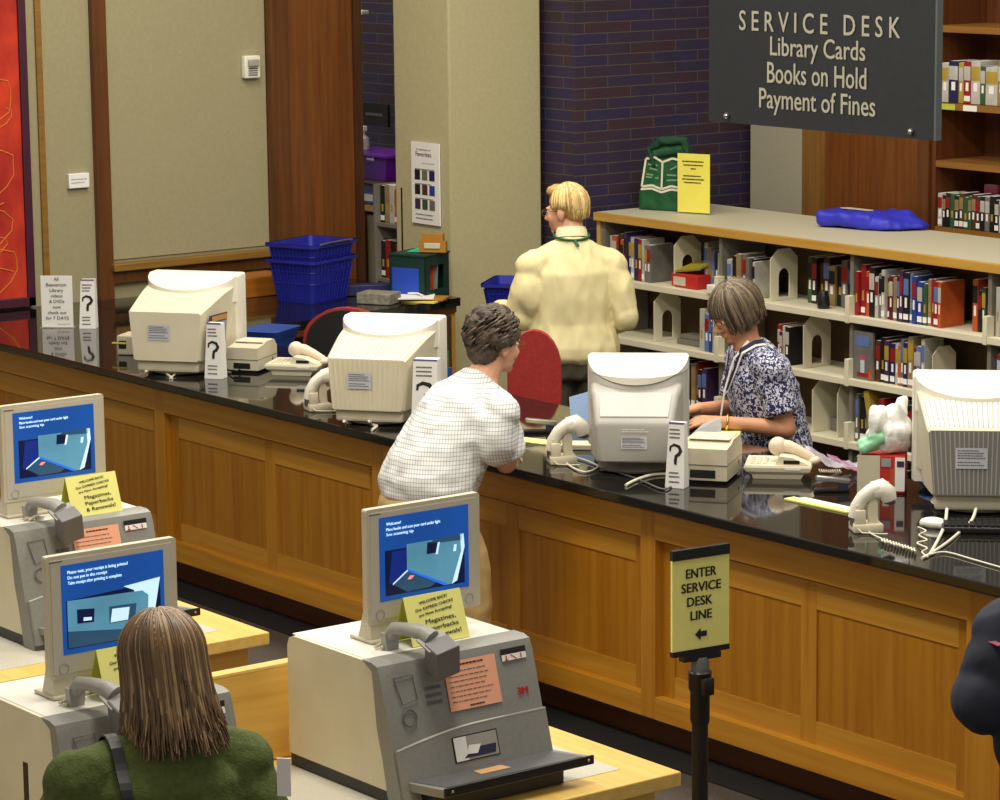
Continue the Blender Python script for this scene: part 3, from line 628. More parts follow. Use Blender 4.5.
# ---- small beige device at the far end
p = P(126, 354, z=CT); t = thing('card_printer', 'small beige card device tucked behind the far monitor', 'device', (p.x, p.y, CT+.001), EA)
MB().b2(-.03, .09, -.04, .1, 0, .095, bevel=.008).build('case', M_beige, t); MB().b2(-.02, .02, -.043, -.035, .03, .07, bevel=.003).build('mouth', M_black, t); MB().b2(-.05, .02, -.05, -.042, .055, .062).build('yellow_tab', M_yeld, t)

# ---- receipt printers
def printer(label, px, py, a, s=1):
    p = P(px, py, z=CT); t = thing('receipt_printer', label, 'printer', (p.x, p.y, CT+.001), a, 'beige receipt printers on the counter')
    W = .085*s
    body = [(-.13, .0), (.12, .0), (.12, .10), (.085, .135), (-.02, .135), (-.06, .122), (-.13, .115)]
    mb = MB(); mb.prism([(y*s, z*s+.012) for y, z in body], 'x', -W, W, bevel=.006*s); mb.build('case', M_beige, t, smooth=20)
    MB().b2(-W*.9, W*.9, -.05*s, .08*s, .1455*s, .151*s, bevel=.003).build('cover', M_cream, t)
    MB().b2(-W*1.004, W*1.004, -.132*s, .122*s, .066*s, .069*s).build('seam_line', M_dgrey, t)
    MB().b2(-W*.8, W*.8, -.12*s, .11*s, 0, .013).build('foot', M_blackm, t)
    MB().b2(-W*.6, W*.5, -.1325*s, -.125*s, .02*s, .05*s, bevel=.002).build('connector_recess', M_black, t)
    MB().ell((W, .06*s, .05*s), (.003, .008, .008), seg=8).build('power_switch', M_dgrey, t)
    return t
printer('beige receipt printer beside the far cream monitor', 253, 369, math.radians(34), .90)
printer('beige receipt printer in front of the grey-haired woman', 712, 477, math.radians(36), 1.04)

# ---- desk phones with the receiver lying across
def phone(label, px, py, a, s=1):
    p = P(px, py, z=CT); t = thing('desk_phone', label, 'phone', (p.x, p.y, CT+.001), a, 'cream desk phones on the counter')
    def rc(x0, x1, y, z): return [(x0, -y, z), (x1, -y, z), (x1, y, z), (x0, y, z)]
    mb = MB(); mb.loft([rc(-.10, .08, .085, 0), rc(-.105, .09, .088, .018), rc(-.125, .115, .10, .030), rc(-.135, .12, .103, .045), rc(-.13, .115, .10, .054)]); mb.build('base', M_cream, t, smooth=0)
    cr = MB(); cr.prism([(-.02, .05), (.0, .088), (.05, .082), (.11, .056)], 'y', -.09, .09, bevel=.008); cr.build('cradle', M_cream, t, smooth=20)
    k = MB()
    for i in range(3):
        for j in range(4): k.box((-.105+.024*i, -.06+.034*j, .056), (.016, .022, .006), bevel=.002)
    k.build('keypad', M_beige, t, smooth=0)
    MB().box((.045, -.0905, .066), (.06, .003, .014)).build('display', M_black, t); MB().box((.05, -.1015, .043), (.06, .004, .01)).build('name_strip', M_paper, t)
    h = MB(); h.tube([(-.005, .0, .112), (.03, .0, .108), (.07, 0, .092), (.12, 0, .064)], [.026, .025, .02, .017], 12)
    h.ell((-.012, 0, .110), (.036, .034, .036)); h.ell((.125, 0, .058), (.024, .028, .018)); h.build('receiver', pm('receiver_cream', (226, 208, 184), .45, .03), t, smooth=60)
    c = MB(); c.tube([(.14+.0022*k, .03+.006*math.cos(k*1.6), .012+.006*math.sin(k*1.6)) for k in range(40)], .0025, 5); c.build('coiled_cord', M_cable, t, smooth=60)
    return t
phone('cream desk phone beside the far receipt printer, near the black-backed chair', 299, 373, math.radians(40), 1.03)
phone('cream desk phone in front of the grey-haired woman, next to the yellow strip', 781, 475, math.radians(44), 1.0)

# ---- barcode scanners resting in stands
def scanner(label, px, py, a, s=1):
    p = P(px, py, z=CT); t = thing('barcode_scanner', label, 'scanner', (p.x, p.y, CT+.001), a, 'hand scanners standing in holders')
    b = MB(); b.b2(-.055*s, .055*s, -.045*s, .045*s, 0, .032*s, bevel=.005); b.b2(-.05*s, -.01*s, -.040*s, -.028*s, .03*s, .085*s, bevel=.004); b.b2(-.05*s, -.01*s, .028*s, .040*s, .03*s, .085*s, bevel=.004)
    b.prism([(-.05*s, .02*s), (-.03*s, .02*s), (-.034*s, .10*s), (-.045*s, .10*s)], 'y', -.03*s, .03*s)
    b.loft([[(x*s, y*s, z*s) for x, y in ((.01, -.012), (.045, -.012), (.045, .012), (.01, .012))] for z in (.018,)] + [[(x*s, y*s, z*s) for x, y in ((.004, -.012), (.04, -.012), (.04, .012), (.004, .012))] for z in (.06, .1)] + [[(x*s, y*s, .13*s) for x, y in ((.02, -.01), (.034, -.01), (.034, .01), (.02, .01))]])
    b.build('holder', M_cream, t, smooth=25)
    g = MB(); g.tube([(-.045*s, 0, .05*s), (-.034*s, 0, .09*s), (-.012*s, 0, .125*s), (.02*s, 0, .148*s), (.045*s, 0, .155*s)], [.026*s, .03*s, .03*s, .032*s, .034*s], 10, flat=.85)
    g.tube([(.02*s, 0, .150*s), (.055*s, 0, .156*s), (.078*s, 0, .138*s), (.086*s, 0, .112*s)], [.032*s, .038*s, .038*s, .03*s], 10, flat=.9); g.build('scanner_grip', M_white, t, smooth=60)
    MB().ell((.087*s, 0, .104*s), (.024*s, .022*s, .010*s), seg=10).build('window', M_dgrey, t)
    MB().b2(-.058*s, -.046*s, -.02*s, .02*s, .02*s, .065*s, bevel=.003).build('dark_gap', M_dgrey, t)
    MB().tube([(-.045*s, -.0, .06*s), (-.052*s, -.02, .03*s), (-.03*s, -.06, .006), (.03*s, -.08, .005), (.055, -.085, .005)], .0028, 6).build('lead', M_cable, t, smooth=60)
    return t
scanner('white hand scanner in a holder beside the near end of cream ribbed monitor', 318, 410, math.radians(75), .95)
scanner('white hand scanner in a holder beside the smooth grey monitor', 562, 463, math.radians(62), .98)
scanner('white hand scanner in a holder beside the near ribbed grey monitor', 866, 531, math.radians(60), .95)
# ---- cables
z = CT+.006
cable('cream cable looping below the far cream monitor', 'monitor_cable', [on(146, 371, CT+.03), on(150, 372, z), on(160, 370, z), on(168, 375, z), on(172, 378, z)], .006)
cable('cream cable trailing behind the far cream monitor', 'monitor_cable', [on(170, 378, z), on(180, 372, z), on(198, 368, z), on(215, 366, z)], .005)
cable('thick cream cable looping below the ribbed monitor by the leaning person', 'monitor_cable', [on(344, 421, CT+.03), on(348, 423, z), on(358, 419, z), on(368, 422, z), on(375, 426, z)], .007)
cable('short cream cable below the ribbed monitor by the leaning person', 'monitor_cable', [on(369, 421, CT+.03), on(373, 424, z), on(377, 426, z), on(372, 430, z)], .006)
cable('flat white cable curving in front of the smooth grey monitor', 'monitor_cable', [on(626, 485, z), on(636, 480, z), on(652, 475, z), on(672, 474, z), on(700, 477, z)], .006)
cable('thin grey cable lying beneath the smooth grey monitor', 'monitor_cable', [on(600, 470, z), on(616, 472, z), on(640, 480, z), on(662, 489, z), on(672, 486, z)], .0035, M_dgrey)
cable('white cord looping out of the scanner beside the smooth grey monitor', 'scanner_cord', [on(563, 458, z), on(570, 466, z), on(585, 472, z), on(598, 467, z), on(590, 462, z), on(578, 458, z)], .004)
cable('long cream cable hanging from the near monitor, its longer one', 'monitor_cable', [on(976, 509, CT+.05), on(972, 520, CT+.03), on(962, 530, z), on(948, 542, z), on(930, 554, z), on(922, 558, z)], .006)
cable('short cream cable hanging straight from the near monitor', 'monitor_cable', [on(947, 509, CT+.05), on(945, 524, CT+.02), on(938, 540, z), on(930, 554, z)], .006)
cable('thin cream cable running along the near counter edge', 'monitor_cable', [on(926, 556, z), on(945, 552, z), on(975, 560, z), on(1010, 570, z)], .003)
cable('white curly cord beside the white mouse', 'curly_cord', [on(918, 527, z), on(926, 531, CT+.02), on(919, 535, z), on(927, 540, CT+.02), on(917, 543, z), on(927, 548, CT+.02), on(922, 552, z), on(928, 557, z)], .003)
cl = [on(870+x*.9, 536+x*.28+1.6*math.sin(x*1.9), CT+.012+.006*math.cos(x*1.9)) for x in range(12, 52)]
cable('coiled cream scanner cord lying on the near counter', 'coiled_cord', [on(862, 526, z), on(872, 534, z)] + cl, .003)
cable('black cable bundle lying between the far card stand and the printer', 'power_cable', [on(215, 368, z), on(224, 369, z), on(236, 371, CT+.02), on(245, 367, z), on(262, 366, z), on(280, 371, z)], .004, M_black)
t = thing('computer_mouse', 'white computer mouse by the near monitor', 'mouse', tuple(P(934, 527, z=CT))[:2]+(CT+.001,), math.radians(110)); MB().ell((0, 0, .012), (.032, .055, .022)).build('shell', M_white, t); MB().b2(-.028, .028, -.045, .045, 0, .012, bevel=.005).build('base', M_paperg, t)
t = thing('keyboard', 'black keyboard lying under the near monitor', 'keyboard', tuple(P(1000, 531, z=CT))[:2]+(CT+.001,), math.radians(46)); MB().b2(-.2, .22, -.06, .08, 0, .022, bevel=.006).build('case', M_black, t)
g = MB()
for i in range(18):
    for j in range(5): g.box((-.185+.0225*i, -.04+.025*j, .025), (.018, .019, .008))
g.build('keys', M_black, t, smooth=0)
# ---- small items
def tapeholder(label, px, py):
    t = thing('stapler', label, 'stapler', tuple(P(px, py, z=CT))[:2]+(CT+.001,), math.radians(55))
    MB().b2(-.07, .06, -.018, .018, 0, .014, bevel=.004).build('base', M_black, t); MB().box((0, 0, .045), (.13, .03, .022), rot=Matrix.Rotation(.12, 3, 'Y'), bevel=.006).build('chrome_arm', M_metal, t)
    MB().b2(.02, .055, -.014, .014, .01, .045, bevel=.004).build('hinge_post', M_inkn, t); return t
tapeholder('chrome and black stapler by the hand scanner in front of the red chair', 541, 433); tapeholder('chrome and black stapler between the near phone and the white bag', 833, 492)
t = thing('paper_pad', 'yellow-edged paper strip lying at the back of the counter beside the near scanner', 'paper', tuple(P(820, 506, z=CT))[:2]+(CT+.001,), math.radians(2)); MB().b2(-.16, .16, -.025, .025, 0, .006).build('yellow_sheet', M_yel, t); MB().b2(-.11, .15, -.005, .03, .0065, .011).build('white_sheet', M_paper, t)
t = tag(MB().b2(-.10, .10, -.06, .02, 0, .004).build('yellow_sheet', M_yel), 'pale yellow sheet lying beside the leaning person’s forearm', 'paper'); t.location = tuple(P(538, 441, z=CT))[:2]+(CT+.001,); t.rotation_euler.z = .3
t = tag(MB().b2(-.09, .09, -.05, .05, 0, .02, bevel=.003).build('card_tray', M_cream), 'flat cream card tray behind the scanner by the grey monitor', 'tray'); t.location = tuple(P(584, 448, z=CT))[:2]+(CT+.001,); t.rotation_euler.z = .8
t = tag(MB().b2(-.05, .05, -.04, .04, 0, .022, bevel=.004).build('note_block', M_yel), 'block of yellow notes behind the near receipt printer', 'notes'); t.location = tuple(P(728, 438, z=CT))[:2]+(CT+.001,); t.rotation_euler.z = .8
t = thing('paper_sheet', 'translucent pale sheet standing between the grey monitor and the near receipt printer', 'paper', tuple(P(702, 461, z=CT))[:2]+(CT+.001,), math.radians(48)); MB().loft([[(-.05, 0, 0), (.06, 0, 0), (.06, .003, 0), (-.05, .003, 0)], [(-.04, .03, .10), (.075, .05, .13), (.075, .053, .13), (-.04, .033, .10)], [(.0, .05, .135), (.07, .06, .16), (.07, .063, .16), (.0, .053, .135)]]).build('sheet', pm('pale_sheet', (216, 220, 222), .3, .02, alpha=.8), t, smooth=0)
t = thing('paper_sheet', 'light blue card standing behind the edge of the smooth grey monitor', 'card', tuple(P(581, 430, z=CT))[:2]+(CT+.001,), math.radians(48)); MB().loft([[(-.04, 0, 0), (.06, 0, 0), (.06, .003, 0), (-.04, .003, 0)], [(-.05, .03, .13), (.05, .03, .16), (.05, .033, .16), (-.05, .033, .13)]]).build('card_leaf', pm('pale_blue_card', (150, 180, 222), .6, .03), t, smooth=0)
# colourful leaflets behind the leaning person
for i, (px, py, m, lb) in enumerate([(441, 372, 'blue', 'blue leaflet standing behind the question card by the leaning person'), (437, 364, 'red', 'red leaflet standing behind the question card by the leaning person'), (436, 378, 'yellow', 'pale yellow leaflet standing behind the question card'), (438, 356, 'green', 'green leaflet rising above the other leaflets behind the leaning person')]):
    p = P(px, py, y=7.80+.03*i); t = tag(MB().b2(-.05, .05, -.006, .006, 0, p.z+.02-CT).build('leaflet', BM[m] if m != 'yellow' else M_yel2), lb, 'leaflet'); t.location = (p.x, p.y, CT+.001); t.rotation_euler.z = .75+.12*i
# ---- box with the white plastic bag
p = P(886, 492, z=CT); t = thing('card_box', 'red and white cardboard box holding plastic bags beside the near monitor', 'box', (p.x, p.y, CT+.001), math.radians(40))
MB().b2(-.10, .07, -.03, .07, 0, .14, bevel=.003).build('carton', M_red, t)
MB().b2(-.103, -.02, -.033, -.029, .0, .14).build('beige_flap', M_beige, t); MB().b2(.035, .071, -.033, -.029, .01, .135).build('white_panel', M_paper, t); MB().b2(.042, .068, -.0345, -.0325, .10, .122).build('purple_mark', BM['purple'], t)
MB().b2(-.015, .02, -.033, -.03, .10, .13).build('printed_patch', M_paperg, t); MB().b2(-.01, .014, -.033, -.03, .03, .045).build('printed_patch', M_paper, t); MB().b2(.018, .034, -.033, -.03, .0, .09).build('orange_strip', BM['orange'], t)
bag = MB()
for i in range(11): bag.ell((rnd.uniform(-.05, .05), rnd.uniform(-.0, .05), .165+rnd.uniform(0, .13)*(1-i*.02)), (rnd.uniform(.03, .055), rnd.uniform(.03, .05), rnd.uniform(.03, .06)), seg=10)
bag.cap((.03, .02, .27), (.06, .02, .34), .03, .01)
o = remesh(bag, .005, 6, wrinkle(.016, 15, 4, (1.7, 1.7, .55))).build('plastic_bag', pm('white_bag', (244, 244, 242), .35, .02, spec=.6), smooth=80); o.location = (p.x, p.y, CT+.004); o.rotation_euler.z = math.radians(40); tag(o, 'crumpled white plastic bag stuffed in the red and white box', 'bag')
gb = MB(); gb.ell((-.06, -.0, .175), (.05, .03, .028), seg=10); gb.ell((-.03, -.015, .20), (.04, .025, .025), seg=10); gb.cap((-.08, -.02, .16), (-.02, -.02, .2), .02)
o = remesh(gb, .006, 2, wrinkle(.005, 30, 5)).build('green_bag', pm('mint_bag', (150, 214, 170), .4, .05), smooth=80); o.location = (p.x, p.y, CT+.004); o.rotation_euler.z = math.radians(40); tag(o, 'mint green plastic bag beside the white bag in the box', 'bag')
t = tag(remesh(MB().ell((0, 0, .02), (.06, .04, .02)).ell((.03, .02, .035), (.04, .04, .02)), .006, 1, wrinkle(.004, 30, 9)).build('blue_cloth', pm('blue_cloth', (40, 120, 200), .7)), 'crumpled blue and white cloth beside the red and white box', 'cloth'); p = P(932, 488, z=CT); t.location = (p.x, p.y, CT+.003)
for px, py, c, lb, a in [(840, 470, (216, 210, 220), 'clear plastic bag lying slanted behind the near phone', .5), (868, 474, (206, 150, 190), 'pink-tinted plastic bag lying behind the stapler', .9)]:
    b = MB(); nx, ny = 20, 12; G = []
    for i in range(nx):
        r_ = []
        for j in range(ny):
            x, y = (i/(nx-1)-.5)*.26, (j/(ny-1)-.5)*.12; f_ = max(0, -(x+.02))/.1
            r_.append(b.bm.verts.new((x, y*(1-.55*f_), .012+.05*f_+.028*abs(mnoise.noise(V((x*22+px, y*26, 0))))+.012*abs(mnoise.noise(V((x*60, y*60+px, 2)))))))
        G.append(r_)
    for i in range(nx-1):
        for j in range(ny-1): b.bm.faces.new((G[i][j], G[i+1][j], G[i+1][j+1], G[i][j+1]))
    o = b.build('plastic_sleeve', pm('sleeve_%d' % px, c, .25, .1, 12, spec=.8, alpha=.55), smooth=80); p = P(px, py, z=CT); o.location = (p.x, min(p.y, 7.86), CT+.004); o.rotation_euler.z = a; tag(o, lb, 'plastic bag')

# ================================================================== items on the return worktop
def basket(label, loc, rz, handle=False, s=1):
    t = thing('shopping_basket', label, 'basket', loc, rz, 'blue plastic baskets')
    H = .24*s; x0, y0, x1, y1 = .128*s, .165*s, .158*s, .20*s
    def ring(x, y, z, r=.03): return [(a, b, z) for a, _, b in rrect(-x, x, -y, y, r*s, 0, 4)]
    th = .006
    mb = MB(); mb.loft([ring(x0, y0, 0), ring(x1, y1, H), ring(x1+.012, y1+.012, H), ring(x1+.012, y1+.012, H-.02), ring(x1-.0, y1-.0, H-.02)][:3], cap=False)
    mb.loft([ring(x1-.001, y1-.001, H), ring(x0-th, y0-th, th)], cap=False); mb.loft([ring(x1-.001, y1-.001, H), ring(x1+.012, y1+.012, H), ring(x1+.012, y1+.012, H-.018), ring(x1-.004, y1-.004, H-.018)], cap=False)
    mb.face(list(reversed(ring(x0, y0, 0)))); mb.face(ring(x0-th, y0-th, th)); mb.build('tub', M_blue, t, smooth=30)
    g = MB()
    for k in range(11):
        f_ = -.8+.16*k
        for sg in (-1, 1):
            g.tube([(x0*f_, sg*(y0+.001), .01), (x1*f_, sg*(y1+.001), H-.03)], .003, 5); g.tube([(sg*(x0+.001), y0*f_, .01), (sg*(x1+.001), y1*f_, H-.03)], .003, 5)
    for f_ in (.45, .72):
        xx, yy = x0+(x1-x0)*f_+.001, y0+(y1-y0)*f_+.001; g.tube(ring(xx, yy, H*f_)+[ring(xx, yy, H*f_)[0]], .003, 5)
    g.build('rib_mesh', pm('blue_rib', (28, 36, 150), .45, .1), t, smooth=0)
    if handle: MB().tube([(x1+.01, y1*.75, H), (x1+.02, y1*.5, H+.005), (x1+.02, -y1*.5, H+.005), (x1+.01, -y1*.75, H)], .005, 8).build('handle', M_metal, t, smooth=60)
    return t
p = P(306, 304, z=CT); bx_, by_ = p.x-.12, p.y+.12
basket('lower blue plastic basket of the pair stacked on the return worktop', (bx_, by_, CT+.001), math.radians(20), s=.985)
basket('upper blue plastic basket nested in another on the return worktop', (bx_, by_, CT+.085), math.radians(20), True, s=.985)
p = P(414, 297, z=CT); t = thing('file_bin', 'dark green plastic file bin at the end of the return worktop', 'bin', (-13.33, 9.47, CT+.001), math.radians(22))
W, D_, H = .115, .12, .245
b = MB(); b.b2(-W, W, -D_, -D_+.006, 0, .05); b.b2(-W, W, D_-.006, D_, 0, H); b.b2(-W, -W+.006, -D_, D_, 0, H); b.b2(-W, W, -D_, D_, 0, .008)
b.b2(-W, W, -D_, -D_+.006, .17, H); b.b2(-W, -W+.03, -D_, -D_+.006, .05, .17); b.b2(W-.17, W-.0, -D_-.0, -D_+.0055, .05, .17); b.b2(W-.006, W, -D_, D_, 0, .05); b.b2(W-.006, W, -D_, D_, .18, H); b.b2(W-.006, W, -D_, -D_+.05, .05, .18); b.b2(W-.006, W, D_-.05, D_, .05, .18)
b.build('bin_shell', M_dgreen, t, smooth=0)
MB().b2(-W-.006, W+.006, -D_-.006, D_+.006, H-.012, H-.002, bevel=.003).build('rim', M_dgreen, t)
MB().b2(-W+.02, W-.17+.13, -D_-.003, -D_-.0005, .02, .17).build('blue_sheet', M_blue2, t)
for i, (m, y) in enumerate([(M_paper, -.05), (BM['orange'], -.01), (M_paperg, .03)]):
    o = tag(MB().b2(-.085, .09, -.005, .005, 0, .19).build('folder', m), ['white file folder standing in the dark green bin', 'orange file folder standing in the dark green bin', 'grey file folder standing in the dark green bin'][i], 'folder'); o.location = t.location + rot2((.0, y, .012), math.radians(22)); o.rotation_euler = (-.1 if i else .1, 0, math.radians(22))
o = tag(MB().b2(-.04, .10, -.04, .1, 0, .004).build('teal_sheet', pm('teal', (30, 190, 160), .6)), 'teal sheet lying on top of the dark green bin', 'paper'); o.location = t.location + V((-.02, 0, H+.001)); o.rotation_euler.z = .6
q = P(428, 248, y=9.62); o = thing('wooden_holder', 'yellow-brown wooden card holder standing on the dark green bin', 'holder', (t.location.x+.09, t.location.y+.03, CT+H+.006), math.radians(40)); MB().prism([(-.075, 0), (.075, 0), (.075, .06), (.06, .06), (.058, .10), (-.058, .10), (-.06, .06), (-.075, .06)], 'y', -.02, .02, bevel=.003).build('back_board', pm('ochre', (176, 122, 34), .6, .1), o); MB().b2(-.045, .045, -.026, -.02, .02, .05, bevel=.003).build('card', M_beige, o)
o = tag(MB().b2(-.1, .1, -.07, .07, 0, .06, bevel=.006).build('grey_box', pm('stone_box', (140, 136, 120), .7, .2, 40)), 'speckled grey box beside the stacked blue baskets', 'box'); o.location = (-13.27, 9.16, CT+.001); o.rotation_euler.z = .5
o = tag(MB().b2(-.13, .12, -.045, .045, 0, .06, bevel=.006).build('navy_tray', pm('navy_tray', (40, 40, 92), .5, .1)), 'long navy tray behind the yellow folders on the return worktop', 'tray'); o.location = (-13.58, 9.30, CT+.001); o.rotation_euler.z = 1.1
for i, (dx, dy, rz, m, lb) in enumerate([(0, 0, .5, M_yel2, 'yellow folder on the return worktop in front of the green bin'), (.0, .03, .7, pm('ochre', (176, 122, 34), .6, .1), 'ochre folder lying on the yellow folder'), (-.02, -.04, .9, M_paper, 'white paper fanned over the folders on the return worktop')]):
    o = tag(MB().b2(-.15, .13, -.08, .08, 0, .008).build('paper_folder', m), lb, 'folder'); o.location = (-13.20+dx, 9.37+dy, CT+.001+.0095*i); o.rotation_euler.z = rz
o = tag(MB().tube([(-.06, 0, 0), (.0, .02, .004), (.08, 0, 0)], .006, 6).build('white_pen', M_paper), 'white pen lying on the papers by the navy tray', 'pen'); o.location = (-13.22, 9.36, CT+.034)
# ---- blue tub and black-backed chair
p = P(270, 336, y=8.12); t = thing('recycling_tub', 'blue plastic tub with a rolled rim below the return worktop', 'tub', (p.x, p.y, .02), math.radians(30))
b = MB(); zt = p.z+.02
b.loft([rrectz for rrectz in [[(a, c, z_) for a, _, c in rrect(-x_, x_, -y_, y_, .03, 0, 4)] for x_, y_, z_ in ((.07, .09, 0), (.09, .12, zt-.06), (.095, .125, zt-.05), (.11, .145, zt), (.095, .125, zt))]]); b.build('tub', pm('blue_tub', (36, 70, 150), .5, .1), t, smooth=30)
def office_chair(label, loc, rz, zb, zt, w, back_m, front_m):
    t = thing('office_chair', label, 'chair', loc, rz)
    def shape(k): return [(a, b) for a, b in [(-w*.82*k, zb)] + [(w*k*sx*1, zb+(zt-zb)*f) for sx, f in ()] + [(w*.82*k, zb), (w*k, zb+(zt-zb)*.35)] + [(w*k*math.cos(math.radians(q)), zt-(zt-zb)*.38*(1-math.sin(math.radians(q)))-(.01 if k < 1 else 0)) for q in range(0, 181, 15)] + [(-w*k, zb+(zt-zb)*.35)]]
    MB().prism(shape(1), 'y', -.02, .035, bevel=.014).build('back_cushion', front_m, t, smooth=40)
    MB().prism(shape(.90), 'y', .035, .055, bevel=.006).build('back_shell', back_m, t, smooth=40)
    MB().b2(-.23, .23, -.48, -.02, zb-.13, zb-.05, bevel=.03).build('seat', front_m, t, smooth=60)
    MB().b2(-.03, .03, .03, .06, zb-.2, zb+.1, bevel=.006).b2(-.03, .03, -.3, .06, zb-.2, zb-.14, bevel=.006).build('back_bracket', M_black, t)
    MB().lathe([(.03, .1), (.03, zb-.15)], (0, -.25, 0)).build('gas_column', M_black, t)
    for k in range(5):
        a = k*2*PI/5; c_, s_ = math.cos(a), math.sin(a)
        lg = MB().tube([(0, -.25, .11), (.28*c_, -.25+.28*s_, .08)], [.025, .016], 8).build('leg', M_black, t); MB().ell((.28*c_, -.25+.28*s_, .035), (.025, .025, .033), seg=10).build('caster', M_black, lg)
    return t
p = P(347, 309, y=8.5); office_chair('red office chair seen from its black back, beside the far phone', (p.x, 8.5, .0), heading(14)+PI, .66, p.z+.01, .225, M_blackm, M_redch)
p = P(534, 331, y=8.28); office_chair('red office chair with a rounded back in front of the man', (p.x, 8.28, 0), heading(6)+0, .72, p.z+.005, .122, M_redch, M_redch)

# ================================================================== back corner: poster, bins, cart
a, b_, c = P(412, 141, y=9.805), P(440, 145, y=9.805), P(412, 222, y=9.805)
t = thing('poster', 'tall white poster of nine small pictures on the beige column', 'poster', ((a.x+b_.x)/2, 9.80, (a.z+c.z)/2)); w, h = (b_.x-a.x)/2, (a.z-c.z)/2
MB().b2(-w, w, -.003, 0.004, -h, h).build('sheet', M_paper, t); M = frame((0, -.004, 0), (1, 0, 0), (0, 0, 1))
letters(t, M, [('A collection of', -w*.1, h*.80, .012, w*1.0), ('Favorites', -w*.1, h*.66, .026, w*1.1), ('ask at the desk', w*.25, h*.48, .008, w*.9)], M_ink)
cols = ['black', 'grey', 'navy blue', 'black', 'brown', 'blue', 'purple', 'green', 'grey']
for k in range(9):
    x, y = (-.55+.52*(k % 3))*w, (.20-.36*(k//3))*h; s_ = w*.19
    plate(t, M, rect(x-s_, x+s_, y-s_*1.1, y+s_*1.1), BM[cols[k]], 'small_picture'); 
textlines(t, M, -w*.7, w*.7, [h*.33, -.03*h, -.39*h, -.78*h, -.88*h], M_inkg, .005)
YB = 10.33
bk = lambda px, py, y=10.2: P(px, py, y=y)
a, b_ = bk(361, 102, YB), bk(389, 127, YB); t = thing('small_black_sign', 'small black sign with a pale edge on the purple brick wall', 'sign', ((a.x+b_.x)/2, YB, (a.z+b_.z)/2)); w, h = (b_.x-a.x)/2, (a.z-b_.z)/2
MB().b2(-w, w, -.01, .01, -h, h).build('board', M_blackm, t); MB().b2(-w-.02, -w, -.012, .02, -h, h).build('pale_edge', M_paperg, t); textlines(t, frame((0, -.011, 0), (1, 0, 0), (0, 0, 1)), -w*.55, w*.7, [-.008], M_inkg, .018)
t = thing('door_closer', 'white bar fixture high on the brick wall by the dark wood', 'fixture', tuple(bk(361, 12, YB))); MB().b2(-.07, .07, -.04, .01, -.012, .012, bevel=.004).build('bar', M_white, t)
SY = 10.0
a, b_ = bk(356, 200, SY), bk(397, 180, SY); zs = a.z-.02
t = thing('storage_shelf', 'wooden shelf unit with pale side panel in the back corner beside the column', 'shelf', (a.x, SY, 0))
MB().b2(-.35, .40, .0, .3, zs-.035, zs).build('shelf_board', W_edge, t); c, d = bk(365, 250, SY), bk(385, 250, SY)
MB().b2(c.x-a.x, d.x-a.x, .02, .3, 0, zs-.06).build('pale_panel', M_wall, t); MB().b2(-.35, c.x-a.x, .0, .3, 0, zs-.036).build('dark_post', W_kick, t); MB().b2(d.x-a.x, .40, .02, .05, 0, zs-.036).build('dark_back', M_back, t)
p = bk(364, 192, SY); t = thing('blue_bin', 'small blue and white bin on the shelf below the purple crate', 'bin', (p.x, SY+.1, zs+.001)); MB().b2(-.09, .12, -.08, .1, 0, .12, bevel=.01).build('tub', pm('steel_blue', (70, 84, 150), .5, .1), t); MB().b2(-.08, .06, -.082, -.08, .02, .06).build('white_label', M_paper, t)
a, b_ = bk(358, 180, SY+.1), bk(399, 152, SY+.1)
ps = tag(MB().b2(-.36, .3, .0, .33, zs+.13, zs+.15).build('upper_board', W_kick), 'dark upper shelf board under the purple crate', 'shelf board'); ps.location = (p.x+.1, SY-.02, 0)
t = thing('purple_crate', 'purple plastic crate with a lid in the back corner', 'crate', ((a.x+b_.x)/2, SY+.12, zs+.152)); w = (b_.x-a.x)/2+.04; h = b_.z-zs-.152
MB().loft([[(x*k, y*k, z_) for x, y in ((-w, -.14), (w, -.14), (w, .14), (-w, .14))] for k, z_ in ((.86, 0), (1, h*.8))]).build('tub', M_purple, t, smooth=0); MB().b2(-w-.015, w+.015, -.155, .155, h*.8, h*.95, bevel=.01).build('lid', M_purple, t); MB().b2(-.09, -.02, -.158, -.154, h*.72, h*.80).build('latch', pm('lilac', (190, 160, 220), .3), t); MB().b2(.08, .15, -.158, -.154, h*.72, h*.80).build('latch', pm('lilac', (190, 160, 220), .3), t)
q = bk(366, 150, SY+.1); t = thing('spray_bottle', 'white spray bottle standing on the purple crate', 'bottle', (q.x, SY+.08, zs+.153+h*.95)); MB().lathe([(.035, 0), (.04, .02), (.035, .07), (.015, .09), (.014, .11)]).build('body', pm('clear_white', (220, 215, 225), .3), t); MB().b2(-.015, .03, -.012, .012, .11, .14, bevel=.004).build('trigger_head', M_white, t)
t = thing('book_cart', 'grey metal book cart holding two rows of books behind the green bin', 'book cart', (bk(390, 230, 9.85).x, 9.90, .0)); zA, zB = bk(388, 223, 9.85).z, bk(388, 278, 9.85).z
for z_ in (zA, zB): MB().b2(-.09, .17, -.08, .1, z_-.02, z_).build('shelf', M_shelfg, t)
MB().b2(-.105, -.09, -.09, .11, .08, zA+.22).build('side_panel', M_shelfg, t); MB().b2(.17, .185, -.09, .11, .08, zA+.22).build('side_panel', M_shelfg, t)
for sx in (-.08, .15):
    for sy in (-.06, .08): MB().lathe([(.025, 0), (.025, .08)], (sx, sy, 0), 12).build('wheel', M_black, t)
